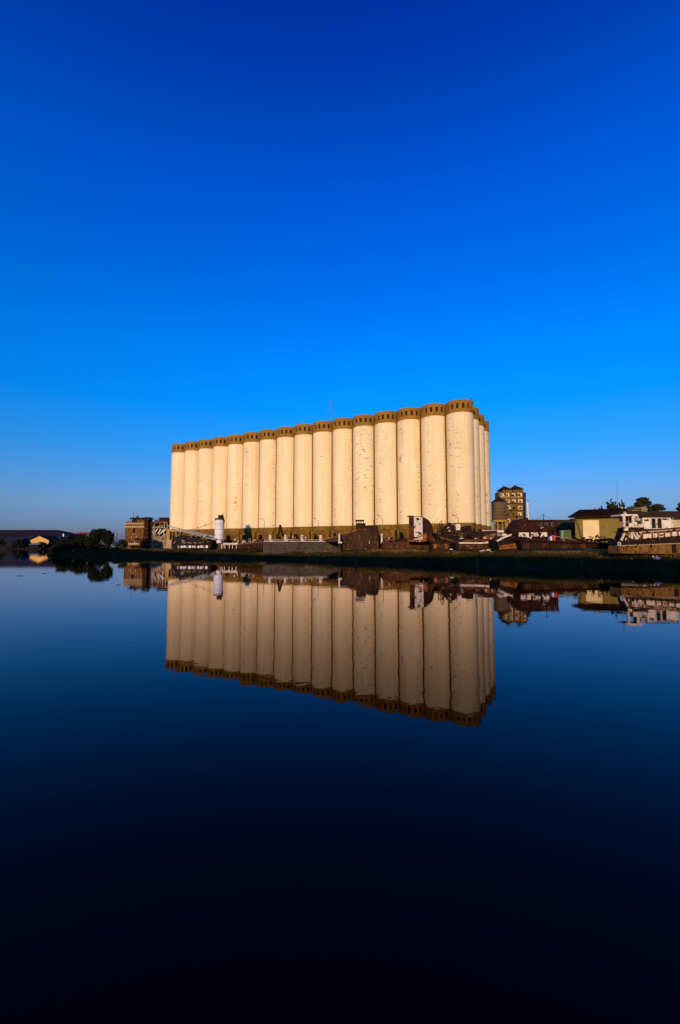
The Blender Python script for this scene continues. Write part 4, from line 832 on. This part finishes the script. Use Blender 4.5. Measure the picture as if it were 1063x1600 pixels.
zb('wheel_box', 'black', 232, 300, 376, 396, .4, .5); zbar('brace', 'white_rust', (366, 358), (404, 446), .12); zbar('brace', 'white_rust', (330, 376), (384, 450), .08)
zb('engine_casing', 'white_rust', 326, 470, 505, 556, .0, 1.6); zb('engine_hatch', 'black', 366, 460, 452, 505, .3, 1.0); zb('casing_side', 'white_old', 326, 368, 470, 505, .25, .6)
zb('rust_band', 'rust_dark', 240, 484, 558, 618, -.12, 2.2)
cab = zb('cabin', 'white_old', 466, 906, 398, 582, 0, 2.0); zb('cabin_roof', 'rust_dark', 455, 952, 384, 397, -.15, 2.3)
zp('cabin_end', 'white_rust', [(906.5, 398), (950, 385), (952, 562), (906.5, 580)], .06, 1.8, 'rust-streaked cabin end')
for u0, u1, v0, v1 in ((488, 556, 430, 456), (778, 852, 412, 438)): zb('window', 'black', u0, u1, v0, v1, -.03, .05, cab)
for u0, u1 in ((600, 664), (694, 760)):
    zb('doorway', 'black', u0, u1, 412, 572, -.03, .05, cab); zb('door_frame', 'white_rust', u0 - 9, u0 - 1, 408, 576, -.06, .05, cab)
zb('end_window', 'black', 916, 940, 400, 420, .0, .05)
zp('deck_edge', 'rust', [(240, 612), (484, 600), (1500, 520), (1500, 548), (484, 622), (240, 634)], -.25, 2.6)
hull = zp('bulwark', 'white_rust', [(430, 630), (1500, 548), (1500, 650), (1063, 690), (520, 744), (430, 744)], -.05, 2.2, 'white bulwark with dark freeing ports')
def q4(name, m, u0, u1, v0, v1, d, th, sl=-.07, parent=None):
    k = (u1 - u0) * sl; return T.poly(name, m, [Z(u0, v0), Z(u1, v0 + k), Z(u1, v1 + k), Z(u0, v1)], d, th, parent=parent)
for u0, u1, v0, v1 in ((470, 595, 636, 664), (640, 694, 626, 656), (726, 796, 620, 648), (820, 906, 612, 642), (932, 1012, 600, 630), (1040, 1120, 592, 622), (1150, 1230, 584, 614)): q4('freeing_port', 'black', u0, u1, v0, v1, -.09, .04, parent=hull)
for u in (448, 610, 706, 806, 914, 1022, 1130, 1240): q4('stanchion', 'rust_orange', u, u + 20, 640 - (u - 448) * .075, 742 - (u - 448) * .09, -.16, .1)
zp('fore_ruin', 'rust_dark', [(150, 640), (430, 620), (430, 750), (120, 760)], .6, 1.4)
for u0, u1, v0, v1 in ((160, 225, 560, 610), (275, 300, 620, 742), (360, 384, 640, 748), (240, 262, 640, 720), (300, 345, 560, 590), (410, 436, 618, 700)): zb('broken_plate', 'white_rust', u0, u1, v0, v1, -.1, .12)
for k, (a, b_) in enumerate((((295, 632), (350, 740)), ((212, 700), (262, 650)), ((330, 640), (410, 720)), ((395, 640), (440, 690)))): zbar('broken_frame', 'rust_orange' if k % 2 else 'white_rust', a, b_, .13, -.2)
zbar('bow_strut', 'white_rust', (108, 770), (162, 652), .2, -.2); zp('lower_hull', 'hull_dark', [(100, 770), (430, 742), (1063, 690), (1500, 650), (1500, 830), (1063, 826), (90, 836)], -.1, 2.4)
zp('railing', 'white_rust', [(905, 560), (1500, 500), (1500, 506), (905, 567)], .3, .05)
clutter(T, 974, 1004, 826, 846, 26, 14, -.25, .3, ('rust', 'rust_orange', 'white_rust', 'rust_dark')); clutter(T, 1004, 1062, 826, 842, 5, 15, -.22, -.16, ('rust', 'rust_orange')); clutter(T, 976, 1063, 843, 852, 26, 16, -.3, .2, ('hull_dark', 'rust_dark', 'rust'))
T = PT('ochre_hull', 'long ochre rusted hull lying low in front of the white boat', 'barge', 1010, 868, 48.8, ground=1.1)
T.poly('side', 'hull_gold', [(966, 852.6), (1012, 850.6), (1130, 848.6), (1130, 866), (966, 864.6)], 0, 1.8)
T.poly('gunwale', 'stone', [(964, 852.4), (1056, 848.6), (1130, 847.6), (1130, 848.8), (1056, 849.8), (964, 853.6)], -.12, .3)
for k in range(7): T.box('rib', 'hull_gold', 972 + k * 14, 973.4 + k * 14, 853, 863, -.07, .1)
T.box('fender', 'rust_dark', 1052, 1057, 850, 864, -.15, .2); T.bar('chain', 'rust_dark', (994, 854), (998, 849.6), .06, -.2)
clutter(T, 968, 1063, 852, 864, 26, 17, -.15, -.05, ('hull_gold', 'rust_dark', 'rust', 'hull_gold'))
T = PT('mooring_buoy', 'small grey ring buoy hanging at the bow of the ochre hull', 'buoy', 967.8, 858, 48.4, ground=1.35)
p_ = T.p(967.8, 849.8); b = MB(); pts = [p_ + Vector((math.cos(2 * math.pi * k / 14) * .14, 0, math.sin(2 * math.pi * k / 14) * .19)) for k in range(14)]
for k in range(14): b.tube(pts[k], pts[(k + 1) % 14], .06, None, 6)
b.build('ring', 'trash', T.t, smooth=True); MB().tube((p_.x, 0, 0), (p_.x, 0, p_.z - .12), .035).build('stake', 'rust_dark', T.t)

# ------------------------------------------------------------------ rubbish on the bank
for x, y, Y, lb, s_ in ((1027, 869.5, 48.5, 'crumpled white sheet lying on the dark bank at far right', .42), (883, 876.5, 55.5, 'small pale blue rag on the dark bank below the drums', .2), (988, 871, 49.6, 'small white scrap on the bank below the ochre hull', .16), (768, 866, 64.5, 'small pale scrap on the bank below the pointed bow', .2), (120, 861.5, 126.4, 'pale driftwood log at the water edge under the left trees', .8)):
    p_ = at(x, y, Y); g = hgt(p_.x, Y); o = thing('bank_scrap' if s_ < .7 else 'driftwood', lb, 'scrap' if s_ < .7 else 'log', (p_.x, Y, g + .03))
    v, f = grid(np.linspace(-s_, s_, 7), np.linspace(-s_ * .5, s_ * .5, 5), lambda X, Y_: .25 * s_ + .35 * s_ * np.sin(X * 9 / s_ * .7 + x) * np.cos(Y_ * 6 / s_) + Y_ * .8)
    if s_ < .7: np_obj('sheet', v, f, 'trash', o)
    else: MB().tube((-1.2, 0, .25), (1.2, .1, .45), .17, .12).build('log', 'stone', o, smooth=True)

for x, y, ln, lb in ((31, 900, .55, 'dark stick floating on the open water at far left'), (69, 896, .4, 'small dark stick floating at left nearest the far bank'), (185, 914, .25, 'tiny dark twig floating left of the silo reflection')):
    Yw = min((abs(at(x, y, Y_ / 10).z), Y_ / 10) for Y_ in range(60, 900))[1]; p_ = at(x, y, Yw)
    o = thing('floating_stick', lb, 'stick', (p_.x, Yw, 0)); MB().tube((-ln / 2, 0, .01), (ln / 2, .1, .02), .022, .012, 6).build('stick', 'bark', o); MB().tube((0, .03, .02), (ln * .25, -.1, .04), .014, .008, 5).build('twig', 'bark', o)
for x, y0, y1, Y, lb in ((199, 855, 868, 119.2, 'pale timber pile at the water edge below the brick mill'), (204, 857, 868, 119, 'short timber pile right of the pale one below the mill'), (338, 860, 873, 103.5, 'timber pile at the water edge below the white tank'), (556, 866, 880, 70.5, 'dark pile at the water edge below the brown wreck'), (742, 872, 886, 58, 'leaning pile at the water edge below the long barge'), (908, 876, 889, 51.5, 'stub of a pile at the water edge below the warehouse')):
    p_ = at(x, y1, Y); zt_ = max(.5, at(x, y0, Y).z); o = thing('timber_pile', lb, 'pile', (p_.x, Y, 0), 0, 'old piles along the bank')
    MB().tube((0, 0, -1), (.06 if 'leaning' not in lb else .5, 0, zt_), .17, .14, 9).build('post', 'pile', o, smooth=True); MB().tube((.02, -.05, zt_ * .55), (.02, -.05, zt_ * .55 + .12), .2, None, 9).build('iron_band', 'rust_dark', o)
rv, rf_ = [], []
X_ = rng.uniform(-86, 46, 26000); Y_ = rng.uniform(36, 138, 26000); k_ = np.abs(X_ / Y_) < .8; X_, Y_ = X_[k_], Y_[k_]
dd_ = shore_dist(X_[None], Y_[None])[0]; k_ = (dd_ > -.7) & (dd_ < 1.6); X_, Y_ = X_[k_][:750], Y_[k_][:750]; Z_ = height(X_[None], Y_[None])[0]
for x_, y_, z_ in zip(X_, Y_, Z_):
    r_ = rng.uniform(.07, .28) ** 1.15; v_ = np.array([(1, 0, 0), (-1, 0, 0), (0, 1, 0), (0, -1, 0), (0, 0, .8), (0, 0, -.8)]) * r_ * rng.uniform(.6, 1.3, (6, 3)) + (x_, y_, max(z_, -.03) + r_ * .2)
    o_ = len(rv); rv += v_.tolist(); rf_ += [(o_ + a, o_ + b, o_ + c) for a, b, c in ((0, 2, 4), (2, 1, 4), (1, 3, 4), (3, 0, 4), (2, 0, 5), (1, 2, 5), (3, 1, 5), (0, 3, 5))]
BANK_STONES = (rv, rf_)
# ------------------------------------------------------------------ grass on the bank
def blades(n, dlo, dhi, hlo, hhi, wd, keep=None):
    X = rng.uniform(-90, 48, n * 9); Y = rng.uniform(34, 142, n * 9)
    ok = (np.abs(X / Y) < .82); X, Y = X[ok], Y[ok]
    d = shore_dist(X[None], Y[None])[0]; nn = wob(X * 1.7 + 31, Y * 1.7)
    ok = (d > dlo) & (d < dhi) & (nn > (keep if keep is not None else -9)); X, Y = X[ok][:n], Y[ok][:n]
    Zg = height(X[None], Y[None])[0]; m = len(X)
    a = rng.uniform(0, math.pi, m); h_ = rng.uniform(hlo, hhi, m) * (1 + .6 * wob(X * .6, Y * .6)); lx, ly = rng.normal(0, .25, (2, m)) * h_
    w2 = wd * rng.uniform(.6, 1.4, m)
    p = np.stack([X, Y, Zg - .03], 1); dx = np.stack([np.cos(a) * w2, np.sin(a) * w2, np.zeros(m)], 1)
    top = p + np.stack([lx, ly, h_], 1)
    v = np.stack([p - dx, p + dx, top], 1).reshape(-1, 3); return v, np.arange(3 * m).reshape(-1, 3)
def stuff(name, v, f, m, label, cat):
    o = np_obj(name, v, f, m); tag(o, label, cat); o['kind'] = 'stuff'; return o
stuff('bank_grass', *blades(90000, -.6, 5.0, .10, .36, .04), 'grass', 'dark green grass covering the sloping river bank', 'grass')
stuff('dry_grass', *blades(34000, 3.0, 9.0, .15, .42, .035, .0), 'dry', 'dry golden grass along the top of the river bank', 'grass')
rb = random.Random(11)
for i, (x, Y, lb) in enumerate(((96, 128.5, 'low dark bush overhanging the water at the tip of the left point'), (124, 127, 'low dark bush at the water edge under the rounded left tree'), (152, 125.5, 'low dark bush at the water edge under the largest left tree'), (182, 124, 'low dark bush at the water edge left of the brick mill'))):
    tree('bank_bush', lb, x, Y, [(x - 8, 861, 9, 4.5), (x + 8, 861, 10, 4.2), (x, 859, 8, 4.5)], 1500, .2, 'leaf_dark', 'bushes on the bank', .06, 'bush')
for i, (x, Y) in enumerate(((243, 126.5), (263, 126), (290, 119), (318, 114), (352, 105), (384, 99.5), (404, 97), (664, 76))):
    tree('bank_bush', ['low dark bush at the water edge below the ruin', 'low bush below the yellow frame house', 'bush below the left half of the black barge', 'bush below the right end of the black barge', 'bush under the flat white pontoon', 'bush below the pale green cabin', 'bush at the left end of the grey pontoon', 'weeds below the upended wreck section'][i],
         x, Y, [(x - 6, 860.5, 8, 3.2), (x + 6, 860, 9, 3.0), (x, 859.5, 6, 3.4)], 1100, .17, 'leaf_mid', 'bushes on the bank', .06, 'bush')

def weeds(n, per, dlo, dhi, rlo, rhi, leaf):
    X = rng.uniform(-86, 46, n * 14); Y = rng.uniform(36, 138, n * 14); ok = np.abs(X / Y) < .8; X, Y = X[ok], Y[ok]
    d = shore_dist(X[None], Y[None])[0]; ok = (d > dlo) & (d < dhi); X, Y = X[ok][:n], Y[ok][:n]; Zg = height(X[None], Y[None])[0]
    r_ = rng.uniform(rlo, rhi, len(X)) ; C = np.stack([X, Y, Zg + r_ * .3, r_ * 1.5, r_, r_ * .8], 1)
    V = np.repeat(C, per, 0); m = len(V); dd = rng.normal(0, 1, (m, 3)); dd /= np.linalg.norm(dd, axis=1)[:, None]
    P = V[:, :3] + dd * V[:, 3:6] * rng.uniform(.3, 1.1, (m, 1)); P[:, 2] = np.maximum(P[:, 2], .02)
    u = rng.normal(0, 1, (m, 3)); u /= np.linalg.norm(u, axis=1)[:, None]; v = np.cross(u, rng.normal(0, 1, (m, 3))); v /= np.linalg.norm(v, axis=1)[:, None]
    k = leaf * rng.uniform(.5, 1.4, (m, 1))
    return np.stack([P - u * k, P - v * k * .5, P + u * k, P + v * k * .5], 1).reshape(-1, 3), np.arange(4 * m).reshape(-1, 4)
stuff('bank_weeds', *weeds(420, 46, -.3, 4.5, .18, .62, .11), 'leaf_mid', 'dark leafy weeds growing all over the river bank', 'weeds')
stuff('dry_weeds', *weeds(170, 34, 3.0, 8.0, .15, .42, .09), 'dry', 'dry yellow weed clumps along the top of the bank', 'weeds')
stuff('bank_stones', *BANK_STONES, 'mud', 'small broken stones and rubble along the waterline', 'stones')
